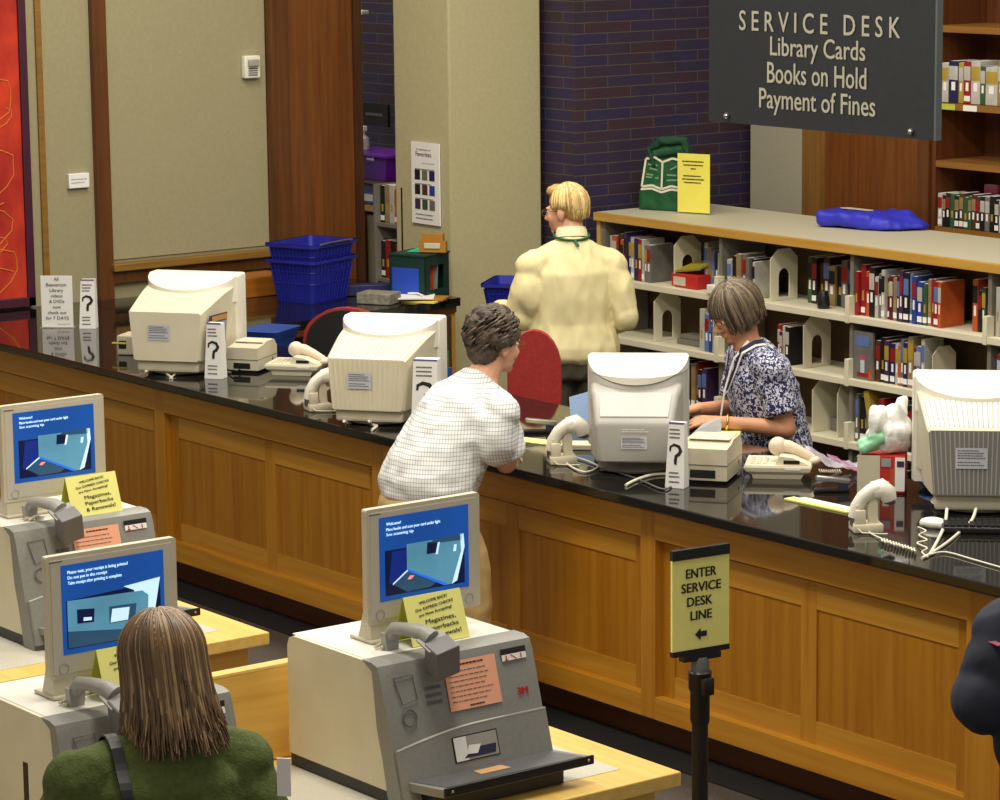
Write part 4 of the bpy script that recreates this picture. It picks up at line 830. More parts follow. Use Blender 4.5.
for zz, cs, wh in ((zA, ['black', 'tan', 'white', 'orange', 'white'], 'upper'), (zB, ['black', 'red', 'black', 'dark red'], 'lower')):
    x = t.location.x-.085; r = random.Random(5)
    for i, c_ in enumerate(cs): w = r.uniform(.03, .05); book(x, 9.845, zz, w, r.uniform(.18, .22), .14, c_, f'{c_} book, {ORD[i]} on the {wh} shelf of the grey book cart', 'books on the grey book cart'); x += w+.002

# ================================================================== things on the low bookcase top
zt = 1.3825
p0, p1 = P(640, 208, z=zt), P(678, 211, z=zt); t = thing('tote_bag', 'green cloth tote bag with a white open book print, standing on the bookcase', 'bag', ((p0.x+p1.x)/2+.03, (p0.y+p1.y)/2+.04, zt), math.radians(22))
b = MB()
def tr(w, d, z_, x=0, y=0): return [(a+x, c+y, z_) for a, _, c in rrect(-w, w, -d, d, min(d, w)*.45, 0, 3)]
b.loft([tr(.155, .07, 0), tr(.15, .07, .10), tr(.142, .065, .2, .0), tr(.13, .05, .29, .012), tr(.115, .03, .34, .02), tr(.10, .015, .37, .03)])
b = remesh(b, .008, 2, wrinkle(.008, 14, 2)); b.build('bag_body', pm('bag_green', (20, 84, 44), .8, .15, 14), t, smooth=80)
h_ = MB(); h_.cap((-.1, -.02, .33), (-.02, -.03, .385), .02, .025); h_.cap((-.02, -.03, .385), (.12, -.02, .39), .025, .02); h_.cap((.12, -.02, .38), (.14, -.04, .31), .02, .015); h_.cap((-.09, -.06, .34), (-.05, -.07, .25), .012, .01); h_.cap((-.02, -.06, .31), (.1, -.06, .33), .012, .012)
remesh(h_, .006, 2, wrinkle(.006, 25, 3)).build('handles', pm('bag_green_dark', (14, 66, 38), .8, .15, 14), t, smooth=80)
M = frame((0, -.083, 0), (1, 0, 0), (0, .09, 1)); cr = pm('cream_print', (226, 222, 196), .7)
def strip(mb, pts, r):
    for i in range(len(pts)-1):
        a, c = V(pts[i]), V(pts[i+1]); n_ = V((-(c-a).y, (c-a).x)).normalized()*r
        mb.face([M @ V((*(a+n_), .004)), M @ V((*(a-n_), .004)), M @ V((*(c-n_), .004)), M @ V((*(c+n_), .004))])
pr = MB()
for pts in ([(-.125, .13), (-.06, .14), (0, .12), (.06, .14), (.125, .13)], [(-.13, .115), (-.06, .122), (0, .103), (.06, .122), (.13, .115)], [(-.105, .285), (-.05, .295), (0, .27), (.06, .293), (.11, .285)], [(-.125, .13), (-.105, .285)], [(0, .115), (0, .27)], [(.125, .13), (.11, .285)]): strip(pr, pts, .006)
pr.build('book_print', cr, t, smooth=0)
for q_ in ([(-.10, .20), (-.02, .195)], [(-.10, .185), (-.02, .18)], [(-.09, .255), (-.03, .25)], [(-.08, .235), (-.03, .225)], [(.03, .17), (.1, .175)], [(.05, .23), (.09, .25)], [(.03, .20), (.1, .2)]):
    p2 = MB(); strip(p2, q_, .0045); p2.build('page_print', pm('green_print', (120, 160, 120), .7), t, smooth=0)
p0, p1 = P(678, 213, z=zt), P(710, 215, z=zt); q = P(678, 153, y=p0.y); t = thing('yellow_notice', 'yellow printed notice in a clear stand beside the green tote bag', 'notice', ((p0.x+p1.x)/2, (p0.y+p1.y)/2, zt), math.atan2(p1.y-p0.y, p1.x-p0.x)); w = (p1-p0).length/2; h = q.z-zt
MB().b2(-w, w, -.004, .0, .008, h).build('sheet', M_yel2, t); MB().b2(-w, w, -.02, .07, 0, .004).build('acrylic_foot', M_cloth, t)
M = frame((0, -.0045, 0), (1, 0, 0), (0, 0, 1)); [textlines(t, M, -w*x*.7, w*x*.7, [h*y], M_ink, .007, seed=int(y*99)) for y, x in ((.86, 1), (.80, .9), (.74, .25), (.62, .9), (.565, 1), (.51, .85))]
p = P(872, 232, z=zt); t = thing('blue_bag', 'flat royal blue cloth bag lying on the low bookcase', 'bag', (p.x-.17, p.y+.12, zt+.007), math.radians(14))
b = MB(); b.b2(-.24, .1, -.12, .1, .002, .075, bevel=.02); b.loft([[(.05, -.12, .003), (.08, .12, .003), (.08, .12, .09), (.05, -.11, .06)], [(.2, -.1, .003), (.2, .12, .003), (.2, .1, .085), (.18, -.08, .05)], [(.32, .04, .003), (.32, .1, .003), (.32, .1, .02), (.32, .04, .02)]])
remesh(b, .008, 3, wrinkle(.01, 9, 8)).build('bag_body', pm('royal_blue', (44, 48, 190), .55, .08, 10), t, smooth=80); MB().prism([(-.16, 0), (.03, -.03), (.05, -.01), (-.12, .03)], 'z', .085, .09).build('cream_print', M_beige, t)

# ================================================================== self-check kiosks, tables
def table(label, x0, x1, y0, y1, zt=.80, group='maple kiosk tables'):
    t = thing('kiosk_table', label, 'table', ((x0+x1)/2, (y0+y1)/2, 0), 0, group); a, b_ = (x1-x0)/2, (y1-y0)/2
    MB().b2(-a, a, -b_, b_, zt-.042, zt, bevel=.004).build('table_top', W_table, t)
    MB().b2(-a+.12, a-.12, -b_+.12, b_-.12, zt-.002, zt+.0015).build('grey_inlay', M_lam, t)
    MB().b2(a-.09, a-.055, -b_+.05, b_-.05, .05, zt-.042).build('front_panel', W_tabley, t); MB().b2(-a+.055, -a+.09, -b_+.05, b_-.05, .05, zt-.042).build('rear_panel', W_tabley, t)
    MB().b2(-a+.06, a-.06, b_-.085, b_-.05, .05, zt-.042).build('end_panel', W_table, t); MB().b2(-a+.06, a-.06, -b_+.05, -b_+.085, .05, zt-.042).build('end_panel', W_table, t)
    k = 0; y = b_-.17
    while y-.55 > -b_+.1:
        for yy, hh in ((y, 1),):
            d = MB(); d.b2(a-.056, a-.0535, y-.55, y, zt-.185, zt-.182); d.b2(a-.056, a-.0535, y-.55, y, zt-.40, zt-.397); d.b2(a-.056, a-.0535, y-.003, y, zt-.40, zt-.182); d.b2(a-.056, a-.0535, y-.55, y-.547, zt-.40, zt-.182); d.build('drawer_joint', M_blackm, t, smooth=0)
        y -= .62
    MB().b2(-a+.08, a-.08, -b_+.08, b_-.08, 0, .05).build('plinth', M_blackm, t)
    return t
table('maple kiosk table behind the green-sweatered woman, holding the far kiosk', -9.12, -8.18, 2.4, 5.19)
table('maple kiosk table under the two near kiosks with a grey inlay', -7.0, -6.14, 2.3, 5.22)
dv = thing('divider_panel', 'maple divider panel standing between the two near kiosks', 'panel', (-6.955, 3.85, .803)); MB().b2(-.02, .02, -.72, .66, 0, .262, bevel=.002).build('board', W_tabley, dv); MB().b2(-.021, .021, -.72, .66, .262, .272, bevel=.002).build('light_edge', W_table, dv)
SCR_BLUE = pm('screen_blue', (18, 72, 150), .3, .08, 5, emit=.75); SCR_DK = pm('screen_dark', (6, 18, 60), .3, .3, 4, emit=.7); SCR_LT = pm('screen_teal', (82, 138, 166), .3, .1, 6, emit=.75); SCR_HI = pm('screen_hi', (190, 222, 240), .3, .02, emit=.9); SCR_BR = pm('screen_bright', (36, 100, 220), .3, .05, emit=.9); SCR_RED = pm('screen_red', (250, 130, 130), .3, .02, emit=1); SCR_SH = pm('screen_shade', (40, 74, 104), .3, .05, emit=.7)
def kiosk(label, x, y):
    t = thing('self_check_kiosk', label, 'kiosk', (x, y, .803), PI/2, 'grey and white self-check kiosks')     # local x to the user's right, y away from the user
    W, Hk = .25, .372
    side = [(.385, .035), (.385, Hk-.03), (.375, Hk-.008), (.355, Hk), (-.02, Hk), (-.04, Hk-.012), (-.052, Hk-.05), (-.072, .24), (-.089, .16), (-.098, .09), (-.102, .035)]
    MB().prism(side, 'x', -W, W, bevel=.012).build('case', M_cream, t, smooth=50)
    MB().b2(-W+.012, W-.012, -.02, .375, Hk-.0005, Hk+.0015).build('top_plate', pm('kiosk_white', (226, 224, 214), .45, .02), t)
    MB().b2(-W+.002, W-.002, -.09, .38, .0, .036).build('base_strip', M_black, t)
    g = [(.015, Hk+.003), (-.03, Hk+.003), (-.056, Hk-.004), (-.068, Hk-.03), (-.1195, .16), (-.165, .0), (-.10, .0), (-.074, .12), (-.05, .2), (-.038, .30), (-.03, Hk-.02)]
    MB().prism(g, 'x', -W-.004, W+.004, bevel=.013).build('front_panel', M_grey, t, smooth=50)
    A, B = V((0, -.068, Hk-.03)), V((0, -.165, .0)); u, v = V((1, 0, 0)), (A-B).normalized(); n_ = u.cross(v); Lf = (A-B).length
    M = frame(B+n_*.002, u, v)
    # arched lower panel
    top = [(-W, .155)] + [(-W+.5*k/12, .155+.032*math.sin(math.radians(min(96, 13*k)))) for k in range(1, 13)]
    poly = [(-W, .012), (W, .012)] + list(reversed(top))
    MB().loft([[M @ V((p_[0], p_[1], -.01)) for p_ in poly], [M @ V((p_[0], p_[1], .016)) for p_ in poly]]).build('lower_panel', M_grey, t, smooth=40)
    MB().tube([M @ V((p_[0], p_[1], .012)) for p_ in top], .005, 6).build('arch_ridge', M_grey2, t, smooth=60)
    M2 = frame(B+n_*.0185, u, v)
    plate(t, M2, rect(-W+.03, W-.005, .064, .070), pm('blue_line', (50, 90, 190), .4, emit=.1), 'blue_line')
    pic = plate(t, M2, rect(-.075, .075, .092, .162), M_black, 'picture_sticker'); plate(pic, M2, rect(-.071, .071, .095, .159), M_grey2, 'photo', off=.002); plate(pic, M2, rect(-.071, -.03, .095, .159), M_paper, 'photo_white', off=.0026); plate(pic, M2, [(-.045, .101), (.06, .101), (.065, .125), (-.01, .125)], M_inkn, 'photo_dark', off=.0032); plate(pic, M2, [(-.035, .111), (.0, .108), (.015, .131), (-.025, .134)], M_paper, 'photo_book', off=.0038)
    ns = plate(t, M, rect(-.05, .122, .228, .360), M_peach, 'peach_notice', off=.002)
    textlines(ns, M, -.04, .114, [.25+.0135*k for k in range(7)], M_inkg, .0026, off=.003, seed=2); textlines(ns, M, -.0, .095, [.347], M_ink, .0045, off=.003, seed=5); textlines(ns, M, .015, .075, [.234], M_ink, .0045, off=.003, seed=6)
    ds = MB(); ds.face([M @ V((a, b, .002)) for a, b in rect(.142, .228, .345, .366)]); d_ = ds.build('slot_recess', M_black, t); plate(d_, M, rect(.144, .226, .333, .350), M_paper, 'display_strip', off=.003); [plate(d_, M, q_, M_red, 'display_mark', off=.004) for q_ in (rect(.156, .160, .3345, .348), rect(.152, .164, .3335, .3365), [(.171, .348), (.176, .348), (.195, .3345), (.190, .3345)], rect(.206, .210, .3345, .348))]
    letters(t, M, [('3M', .195, .236, .02, .034)], pm('logo_red', (196, 20, 30), .5), name='logo_lettering', off=.002, bold=.0015)
    kp = MB()
    for i in range(3):
        for j in range(3): kp.face([M @ V((a, b, .002)) for a, b in rect(-.12+.018*i, -.106+.018*i, (.258+.02*j), (.268+.02*j))])
    kp.build('raised_marks', M_dgrey, t, smooth=0)
    MB().tube([M @ V((-.185+.022*math.cos(a*PI/12), .235+.022*math.sin(a*PI/12), .003)) for a in range(25)], .0022, 5).build('ring_mark', M_dgrey, t, smooth=0)
    cr_ = MB(); cr_.tube([M @ V((a, b, .003)) for a, b in ((-.215, .345), (-.155, .348), (-.15, .28), (-.20, .272), (-.215, .345))], .0016, 5); cr_.build('card_slot', M_dgrey, t, smooth=0)
    # tray
    tz = .072
    tr_ = MB(); tr_.prism([(-W+.01, -.15), (W-.0, -.15), (W+.05, -.275), (-W+.05, -.275)], 'z', tz-.022, tz, bevel=.003); tr_.build('tray', M_grey, t)
    MB().prism([(-W+.03, -.165), (W-.015, -.165), (W+.025, -.262), (-W+.07, -.262)], 'z', tz-.001, tz+.0015).build('tray_mat', M_dgrey, t)
    MB().b2(-W+.05, W+.05, -.281, -.274, tz-.02, tz+.005, bevel=.002).build('tray_front_strip', M_black, t)
    for x_ in (-W+.075, W+.03): MB().ell((x_, -.282, tz-.006), (.004, .002, .004), seg=8).build('strip_screw', M_metal, t)
    MB().prism([(-.04, -.19), (.05, -.19), (.06, -.225), (-.04, -.225)], 'z', tz+.0018, tz+.003).build('tray_sticker', pm('tan_sticker', (210, 160, 110), .6), t)
    MB().b2(-W+.05, W-.02, -.235, -.09, .0, tz-.022).build('tray_support', M_black, t)
    # scanner arm
    ar = MB(); ar.tube([(-.13, .07, Hk-.005), (-.132, .065, Hk+.035), (-.130, .04, Hk+.064), (-.122, -.01, Hk+.07), (-.108, -.065, Hk+.068), (-.10, -.09, Hk+.055)], [.02, .02, .019, .019, .023, .028], 10, flat=.9); ar.build('scanner_arm', M_grey2, t, smooth=60)
    MB().prism([(-.018, -.055), (.018, -.055), (.024, 0), (-.024, 0)], 'y', -.012, .012).xf(Matrix.Translation((-.13, .06, Hk+.05))).build('arm_foot', M_grey2, t)
    R_ = Matrix.Rotation(.35, 3, 'X') @ Matrix.Rotation(-.25, 3, 'Y')
    hd = MB(); hd.box((-.085, -.118, Hk+.006), (.076, .062, .095), rot=R_, bevel=.006); hd.build('scanner_head', pm('scanner_grey', (118, 116, 118), .45, .05), t)
    MB().box((-.0975, -.103, Hk+.050), (.08, .066, .008), rot=R_, bevel=.003).build('head_collar', M_grey2, t)
    return t
def lcd(label, x, y, variant=0, tilt=.0):
    t = thing('flat_monitor', label, 'monitor', (x, y, .803+.372+.0025), PI/2, 'flat touch screens on the kiosks')
    W, z0, z1 = .19, .052, .372; T = Matrix.Translation((0, 0, 0)) @ Matrix.Rotation(-tilt, 4, 'X')
    f = MB(); f.loft([rrect(-W, W, z0, z1, .006, 0, 2), rrect(-W, W, z0, z1, .006, .022, 2), rrect(-W*.9, W*.9, z0+.03, z1-.02, .01, .045, 2)]).xf(T); f.build('screen_housing', M_beige, t)
    MB().b2(-W+.012, W-.012, -.0015, .001, z0+.012, z1-.012).xf(T).build('bezel_face', pm('bezel', (202, 196, 182), .45, .02), t)
    nk = MB(); nk.prism([(-.035, 0), (.03, 0), (.0, .09), (-.03, .09)], 'x', -.18, -.05); nk.xf(Matrix.Translation((0, .035, 0))); nk.build('stand_neck', M_beige, t); MB().b2(-.185, .12, -.01, .10, 0, .01, bevel=.004).build('stand_foot', M_beige, t)
    M = T @ frame((0, -.0018, 0), (1, 0, 0), (0, 0, 1)); x0, x1, y0, y1 = -.150, .150, .112, .345
    sc = plate(t, M, rect(x0, x1, y0, y1), SCR_BLUE, 'screen', off=.0005)
    sx = lambda f_: x0+(x1-x0)*f_; sy = lambda f_: y0+(y1-y0)*f_
    def sp(nm, pts, m, k): plate(sc, M, [(sx(a), sy(b)) for a, b in pts], m, nm, off=.0008+.0004*k)
    if variant == 0:
        sp('picture_dark', [(.06, .06), (.95, .06), (.95, .60), (.06, .60)], SCR_DK, 0); sp('picture_glow', [(.10, .20), (.32, .18), (.32, .58), (.14, .58)], pm('screen_glow', (16, 40, 130), .3, .2, emit=.7), 1)
        sp('picture_body', [(.30, .32), (.72, .07), (.80, .07), (.93, .45), (.92, .64), (.30, .64)], SCR_LT, 2); sp('picture_side', [(.80, .07), (.86, .10), (.95, .50), (.94, .655), (.90, .655), (.91, .45)], SCR_HI, 3); sp('picture_lip', [(.30, .32), (.31, .34), (.75, .085), (.72, .065)], SCR_BR, 3)
        sp('picture_tray', [(.14, .19), (.30, .32), (.62, .12), (.56, .08), (.3, .07)], SCR_SH, 2); sp('picture_tray_edge', [(.14, .18), (.14, .20), (.30, .335), (.31, .32)], SCR_HI, 4)
        sp('picture_window', [(.52, .48), (.64, .48), (.65, .61), (.53, .62)], SCR_DK, 3); sp('picture_window_glint', [(.62, .46), (.645, .46), (.67, .60), (.645, .60)], SCR_HI, 4); sp('picture_light', [(.82, .46), (.85, .46), (.86, .54), (.83, .54)], SCR_HI, 4); sp('picture_red_lamp', [(.30, .22), (.34, .215), (.38, .255), (.33, .26)], SCR_RED, 5)
        sp('picture_roof', [(.55, .60), (.92, .58), (.93, .66), (.60, .645)], SCR_SH, 3)
        L_ = [('Welcome!', .075, .90), ('Place books and scan your card under light', .075, .835), ('See scanning tip', .075, .775)]; ws = [.16, .60, .30]
    else:
        sp('picture_dark', [(.04, .06), (.96, .06), (.96, .66), (.04, .60)], SCR_DK, 0); sp('picture_side', [(.78, .07), (.86, .08), (.96, .70), (.60, .66), (.70, .60)], SCR_HI, 1); sp('picture_body', [(.05, .07), (.82, .07), (.84, .52), (.78, .58), (.05, .60)], SCR_LT, 2)
        sp('picture_body_low', [(.05, .07), (.82, .07), (.80, .15), (.05, .26)], SCR_SH, 3); sp('picture_window', [(.14, .33), (.30, .32), (.31, .47), (.14, .49)], SCR_DK, 3); sp('picture_window_book', [(.20, .35), (.28, .345), (.28, .38), (.20, .39)], SCR_HI, 4); sp('picture_slot', [(.45, .27), (.70, .27), (.72, .45), (.45, .46)], SCR_SH, 3); sp('picture_receipt', [(.46, .28), (.63, .28), (.65, .42), (.48, .43)], SCR_HI, 4)
        L_ = [('Please wait, your receipt is being printed', .06, .90), ('Do not put in the receipt', .06, .84), ('Take receipt after printing is complete', .06, .78)]; ws = [.58, .38, .52]
    letters(sc, M, [(s, sx(a+w/2), sy(b), .0085, (x1-x0)*w) for (s, a, b), w in zip(L_, ws)], SCR_HI, off=.0032, bold=.0003)
    plate(t, M, rect(-.182, -.145, .355, .358), M_dgrey, 'maker_mark', off=.0012)
    for s_ in (-1, 1):
        MB().tube([M @ V((s_*.150+.014*math.cos(a*PI/6), .077+.014*math.sin(a*PI/6), .0005)) for a in range(13)], .001, 4).build('speaker_ring', M_paperg, t)
    return t
def tent(label, x, y, rz, s=1):
    t = thing('tent_card', label, 'card', (x, y, .803+.372+.0035), rz, 'yellow folded kiosk cards')
    w, h, d = .085*s, .115*s, .045
    mb = MB(); mb.loft([[(-w, -d, 0), (w, -d, 0), (w, -d+.002, 0), (-w, -d+.002, 0)], [(-w, 0, h), (w, 0, h), (w, .001, h), (-w, .001, h)]]); mb.build('front_leaf', M_yel, t, smooth=0)
    MB().loft([[(-w, d, 0), (w, d, 0), (w, d+.002, 0), (-w, d+.002, 0)], [(-w, .001, h), (w, .001, h), (w, .002, h), (-w, .002, h)]]).build('rear_leaf', M_yeld, t, smooth=0)
    M = frame((0, -d, 0), (1, 0, 0), (0, d, h))
    letters(t, M, [('WELCOME BACK!', .0, .103*s, .0075, .085*s, 6), ('Our EXPRESS CHECKS', .0, .088*s, .0075, .115*s, 6), ('are Now Accepting!', .0, .074*s, .0075, .10*s, 6), ('Magazines,', .012, .052*s, .012, .09*s, 3), ('Paperbacks', .014, .034*s, .012, .095*s, 3), ('& Renewals!', .016, .015*s, .012, .10*s, 3)], M_ink, bold=.0003)
    return t
KX, KY = -6.485, 4.665
kiosk('grey and white self-check kiosk closest to the stanchion sign, in front', KX, KY)
kz = kiosk('self-check kiosk mostly hidden by the green-sweatered woman using it', -6.525, 3.725)
MB().b2(-.2515, -.249, .10, .125, .11, .235, bevel=.001).build('side_slot', M_black, kz)
kiosk('self-check kiosk on the far table near the counter', -8.61, 4.72)
lcd('flat monitor showing a kiosk picture on the kiosk near the stanchion', -6.62, 4.705, 0); lcd('flat monitor showing a receipt slot picture, before the green-sweatered woman', -6.66, 3.755, 1); lcd('flat monitor showing a kiosk picture on the far kiosk', -8.73, 4.72, 0)
tent('yellow folded welcome card on the kiosk near the stanchion', -6.56, 4.685, PI/2, 1.12); tent('yellow folded welcome card partly hidden by the green-sweatered woman', -6.60, 3.76, PI/2, 1.1); tent('yellow folded welcome card on the far kiosk, fully readable', -8.64, 4.80, PI/2, 1.1)
for i, (x, y, lb) in enumerate([(-6.56, 4.53, 'tangled pale plug and clip by the scanner arm of the stanchion-side kiosk'), (-6.60, 3.59, 'tangled pale plug and clip by the scanner arm of the woman’s kiosk'), (-8.65, 4.59, 'tangled pale plug and clip by the scanner arm of the far kiosk')]):
    b = MB(); b.tube([(-.03, 0, .006), (0, .015, .012), (.02, -.01, .008), (.04, .01, .006)], .005, 6); b.tube([(-.02, -.015, .006), (.01, .0, .014), (.03, .015, .006)], .005, 6); b.tube([(0, -.02, .006), (-.01, .01, .01), (.03, -.005, .008)], .004, 6)
    tag(b.build('plug_clip', M_beige, loc=(x, y, .803+.372+.003), rotz=1.4, smooth=60), lb, 'plug')

# ================================================================== stanchion with sign
q = P(700, 655, y=5.62); t = thing('stanchion', 'black post with a yellow ENTER SERVICE DESK LINE sign', 'stanchion', (q.x, 5.62, 0), 0)
zt = q.z
MB().lathe([(.0, .0), (.17, .0), (.175, .012), (.16, .025), (.03, .035), (.03, .04)], n=32).build('base', M_black, t, smooth=40)
MB().lathe([(.024, .03), (.024, zt-.20)], n=24).build('post', M_black, t, smooth=40)
MB().lathe([(.026, zt-.205), (.029, zt-.195), (.029, zt-.11), (.034, zt-.10), (.034, zt-.055), (.036, zt-.05), (.03, zt-.045)], n=24).b2(.02, .043, -.02, .02, zt-.115, zt-.062, bevel=.004).build('belt_head', M_black, t, smooth=40)
sn = MB(); sn.lathe([(.028, zt-.046), (.027, zt-.02), (.02, zt-.005)], n=20); sn.build('sign_socket', M_dgrey, t, smooth=40)
e1, e2 = P(670, 553, y=5.62), P(731, 546, y=5.62)
sg_a = math.radians(84); MF = Matrix.Rotation(sg_a, 4, 'Z'); wS = .1; hS = .30
def sgp(nm, x0, x1, y0, y1, z0, z1, m): return MB().b2(x0, x1, y0, y1, z0, z1).xf(MF).build(nm, m, t, smooth=0)
sgp('sign_clamp', -.065, .065, -.014, .014, zt-.012, zt+.006, M_black)
sgp('sign_frame', -wS, wS, -.008, .008, zt+.006, zt+.022, M_black); sgp('sign_frame', -wS, wS, -.008, .008, zt+.022+hS-.03, zt+.022+hS, M_black)
sgp('sign_sheet', -wS, wS, -.0045, .0045, zt+.022, zt+hS-.008, M_yel)
M = MF @ frame((0, -.005, zt), (1, 0, 0), (0, 0, 1))
letters(t, M, [('ENTER', 0, .235, .028, .106), ('SERVICE', 0, .193, .028, .138), ('DESK', -.005, .151, .028, .088), ('LINE', .0, .109, .028, .074)], M_ink, bold=.0011)
plate(t, M, [(-.022, .065), (-.002, .083), (-.002, .073), (.02, .073), (.02, .057), (-.002, .057), (-.002, .047)], M_ink, 'arrow', off=.0015)
# ================================================================== people
S_fair = pm('skin_fair', (222, 168, 138), .55, .05, 20); S_tan = pm('skin_tan', (206, 146, 110), .55, .05, 20)
M_eye = pm('eye_white', (230, 226, 220), .3, .02); M_iris = pm('eye_iris', (40, 30, 24), .3, .05)
def limb(mb, pts, rs, n=14):
    for a, b, ra, rb in zip(pts, pts[1:], rs, rs[1:]): mb.cap(a, b, ra, rb, n)
def torso(mb, spine, radii, rt=(1, 0, 0), n=22, ease=0, pw=2.4):
    rings = []; S = [V(p) for p in spine]
    for i, (p, (rx, ry)) in enumerate(zip(S, radii)):
        t = (S[min(i+1, len(S)-1)]-S[max(i-1, 0)]).normalized(); r = V(rt); r = (r-t*r.dot(t)).normalized(); f = t.cross(r)
        ring = []
        for k in range(n):
            a = 2*PI*k/n; c, s = math.cos(a), math.sin(a)
            ring.append(p + r*(rx+ease)*math.copysign(abs(c)**(2/pw), c) + f*(ry+ease)*math.copysign(abs(s)**(2/pw), s))
        rings.append(ring)
    mb.loft(rings)
def yoke(mb, base, shs, r0=.05, r1=.06):
    for s_ in shs: mb.cap(V(base)+V((math.copysign(.035, s_[0]), 0, -.035)), V(s_)+V((math.copysign(-.025, s_[0]), 0, .008)), r0, r1)
def head_M(c, yaw=0, pitch=0, roll=0):
    return Matrix.Translation(V(c)) @ (Matrix.Rotation(math.radians(yaw), 4, 'Z') @ Matrix.Rotation(math.radians(pitch), 4, 'X') @ Matrix.Rotation(math.radians(roll), 4, 'Y'))
def head(mb, M, neck_base, nr=.055, s=1.0, nose=1.0):
    R3 = M.to_3x3()
    def e(c, r): mb.ell(M @ (V(c)*s), tuple(v*s for v in r) if not isinstance(r, float) else r*s, rot=R3, seg=14)
    e((0, -.015, .035), (.074, .093, .085)); e((0, .028, -.02), (.061, .066, .085)); e((0, .034, -.07), (.049, .05, .04)); e((0, .072, -.094), (.021, .018, .018))
    mb.cap(M @ (V((0, .086, .008))*s), M @ (V((0, .112*nose, -.032))*s), .008*s, .012*s, 10)
    for sx in (-1, 1):
        e((sx*.010, .098, -.038), (.009, .010, .008)); e((sx*.034, .062, -.03), (.024, .024, .028)); e((sx*.030, .080, .019), (.020, .012, .008)); e((sx*.074, -.008, -.012), (.011, .021, .033))
    e((0, .089, -.060), (.022, .010, .006)); e((0, .087, -.071), (.019, .010, .007))
    limb(mb, [neck_base, M @ (V((0, -.018, -.06))*s)], [nr*1.12, nr])
def eyes(root, M, s=1.0):
    for sx in (-1, 1):
        b = MB(); b.ell(M @ (V((sx*.031, .0765, .001))*s), .0125*s, seg=10); o = b.build('eye', M_eye, root, smooth=80)
        b = MB(); b.ell(M @ (V((sx*.031, .0865, .001))*s), .0058*s, seg=8); b.build('iris', M_iris, o, smooth=80)
def glasses(root, M, s=1.0):
    b = MB()
    for sx in (-1, 1):
        b.tube([M @ (V((sx*.032+.021*math.cos(a*PI/7), .104, -.002+.016*math.sin(a*PI/7)))*s) for a in range(15)], .0016, 5)
        b.tube([M @ (V((sx*.054, .102, .004))*s), M @ (V((sx*.078, .04, .004))*s), M @ (V((sx*.08, -.01, .0))*s)], .0016, 5)
    b.tube([M @ (V((-.011, .105, .002))*s), M @ (V((.011, .105, .002))*s)], .0016, 5)
    b.build('glasses', pm('glasses_frame', (150, 120, 80), .3, .05, metal=.6), root, smooth=60)
def hand(mb, wrist, d, n_, side, curl=.5, spread=.021):
    """d: along the hand, n_: out of the palm, side: +1 when the thumb lies on d x n_"""
    d = V(d).normalized(); n_ = V(n_); n_ = (n_-d*n_.dot(d)).normalized(); ac = d.cross(n_)*side; w = V(wrist)
    mb.cap(w-d*.01, w+d*.03, .024, .026, 10)
    for q in (-1, 0, 1): mb.cap(w+d*.025+ac*.02*q, w+d*.08+ac*.026*q, .016, .0145, 10)
    for i, L in enumerate((.068, .076, .070, .056)):
        b = w + d*(.086-.004*abs(i-1.2)) + ac*(spread*(1.5-i)); dd = d.copy(); p = b; rr = .0095
        for k, f in enumerate((.45, .32, .23)):
            an = curl*(.5+.45*k); dd = (d*math.cos(an) + n_*math.sin(an) + ac*(.10*(1.5-i))).normalized(); q = p + dd*L*f; mb.cap(p, q, rr, rr*.92, 8, 3); p, rr = q, rr*.92
    p0 = w + d*.022 + ac*.024; p1 = p0 + (d*.6 + ac*.65 + n_*.25).normalized()*.038; p2 = p1 + (d*.85 + ac*.25 + n_*.35).normalized()*.03; p3 = p2 + (d*.95 + n_*.35).normalized()*.022
    for a, b, r0, r1 in ((p0, p1, .0135, .0115), (p1, p2, .0115, .0105), (p2, p3, .0105, .009)): mb.cap(a, b, r0, r1, 8, 3)
def foot(mb, ankle, fw=(0, 1, 0)):
    a = V(ankle); f = V(fw); mb.cap((a.x, a.y-.03, .045), V((a.x, a.y, .04))+f*.15, .042, .034)
def hair_strands(root, M, name, mats, n, length, s=1.0, front=40, r=.0055, seed=1, start=(0, -.0, .125), rad=(.086, .104, .096), cen=(0, -.014, .034), curl=.01, segs=10, bang=None, top=4, jit=.012):
    """locks that start near the crown, follow the skull and then hang; length(phi) gives the lowest z"""
    rr = random.Random(seed); mb = MB(); up = M.inverted().to_3x3() @ V((0, 0, -1))
    for i in range(n):
        ph = rr.uniform(0, 360); ad = abs((ph+180) % 360-180)      # 0 = face front
        isb = ad < front
        if isb and not bang: continue
        zend = (bang if isb else length(ad)) + rr.uniform(-jit, jit)
        a = math.radians(ph); dx, dy = math.sin(a), math.cos(a); sc = 1+rr.uniform(-.02, .045); th0 = math.radians(top+rr.uniform(0, 34)); pts = []; j = rr.uniform(-.12, .12)
        for k in range(segs+1):
            f = k/segs; th = th0 + (math.radians(93)-th0)*min(1, f*1.7)
            p = V((rad[0]*math.sin(th)*math.sin(a+j*f)*sc, rad[1]*math.sin(th)*math.cos(a+j*f)*sc, rad[2]*math.cos(th)*sc)) + V(cen)
            if f > 1/1.7:
                g = (f-1/1.7)/(1-1/1.7); z0 = p.z; p.z = z0 + (min(zend, z0-.005)-z0)*g; fl = curl*g*g*rr.choice((.4, 1, 1.4)); p.x += dx*fl; p.y += dy*fl
            elif p.z < zend: break
            pts.append(M @ (p*s))
        if len(pts) < 3: continue
        m = len(pts); rs = [r*s*(1 if k < m-2 else (.75 if k == m-2 else .25)) for k in range(m)]
        mb.tube(pts, rs, 5, mi=rr.randrange(len(mats)))
    return mb.build(name, mats, root, smooth=80)
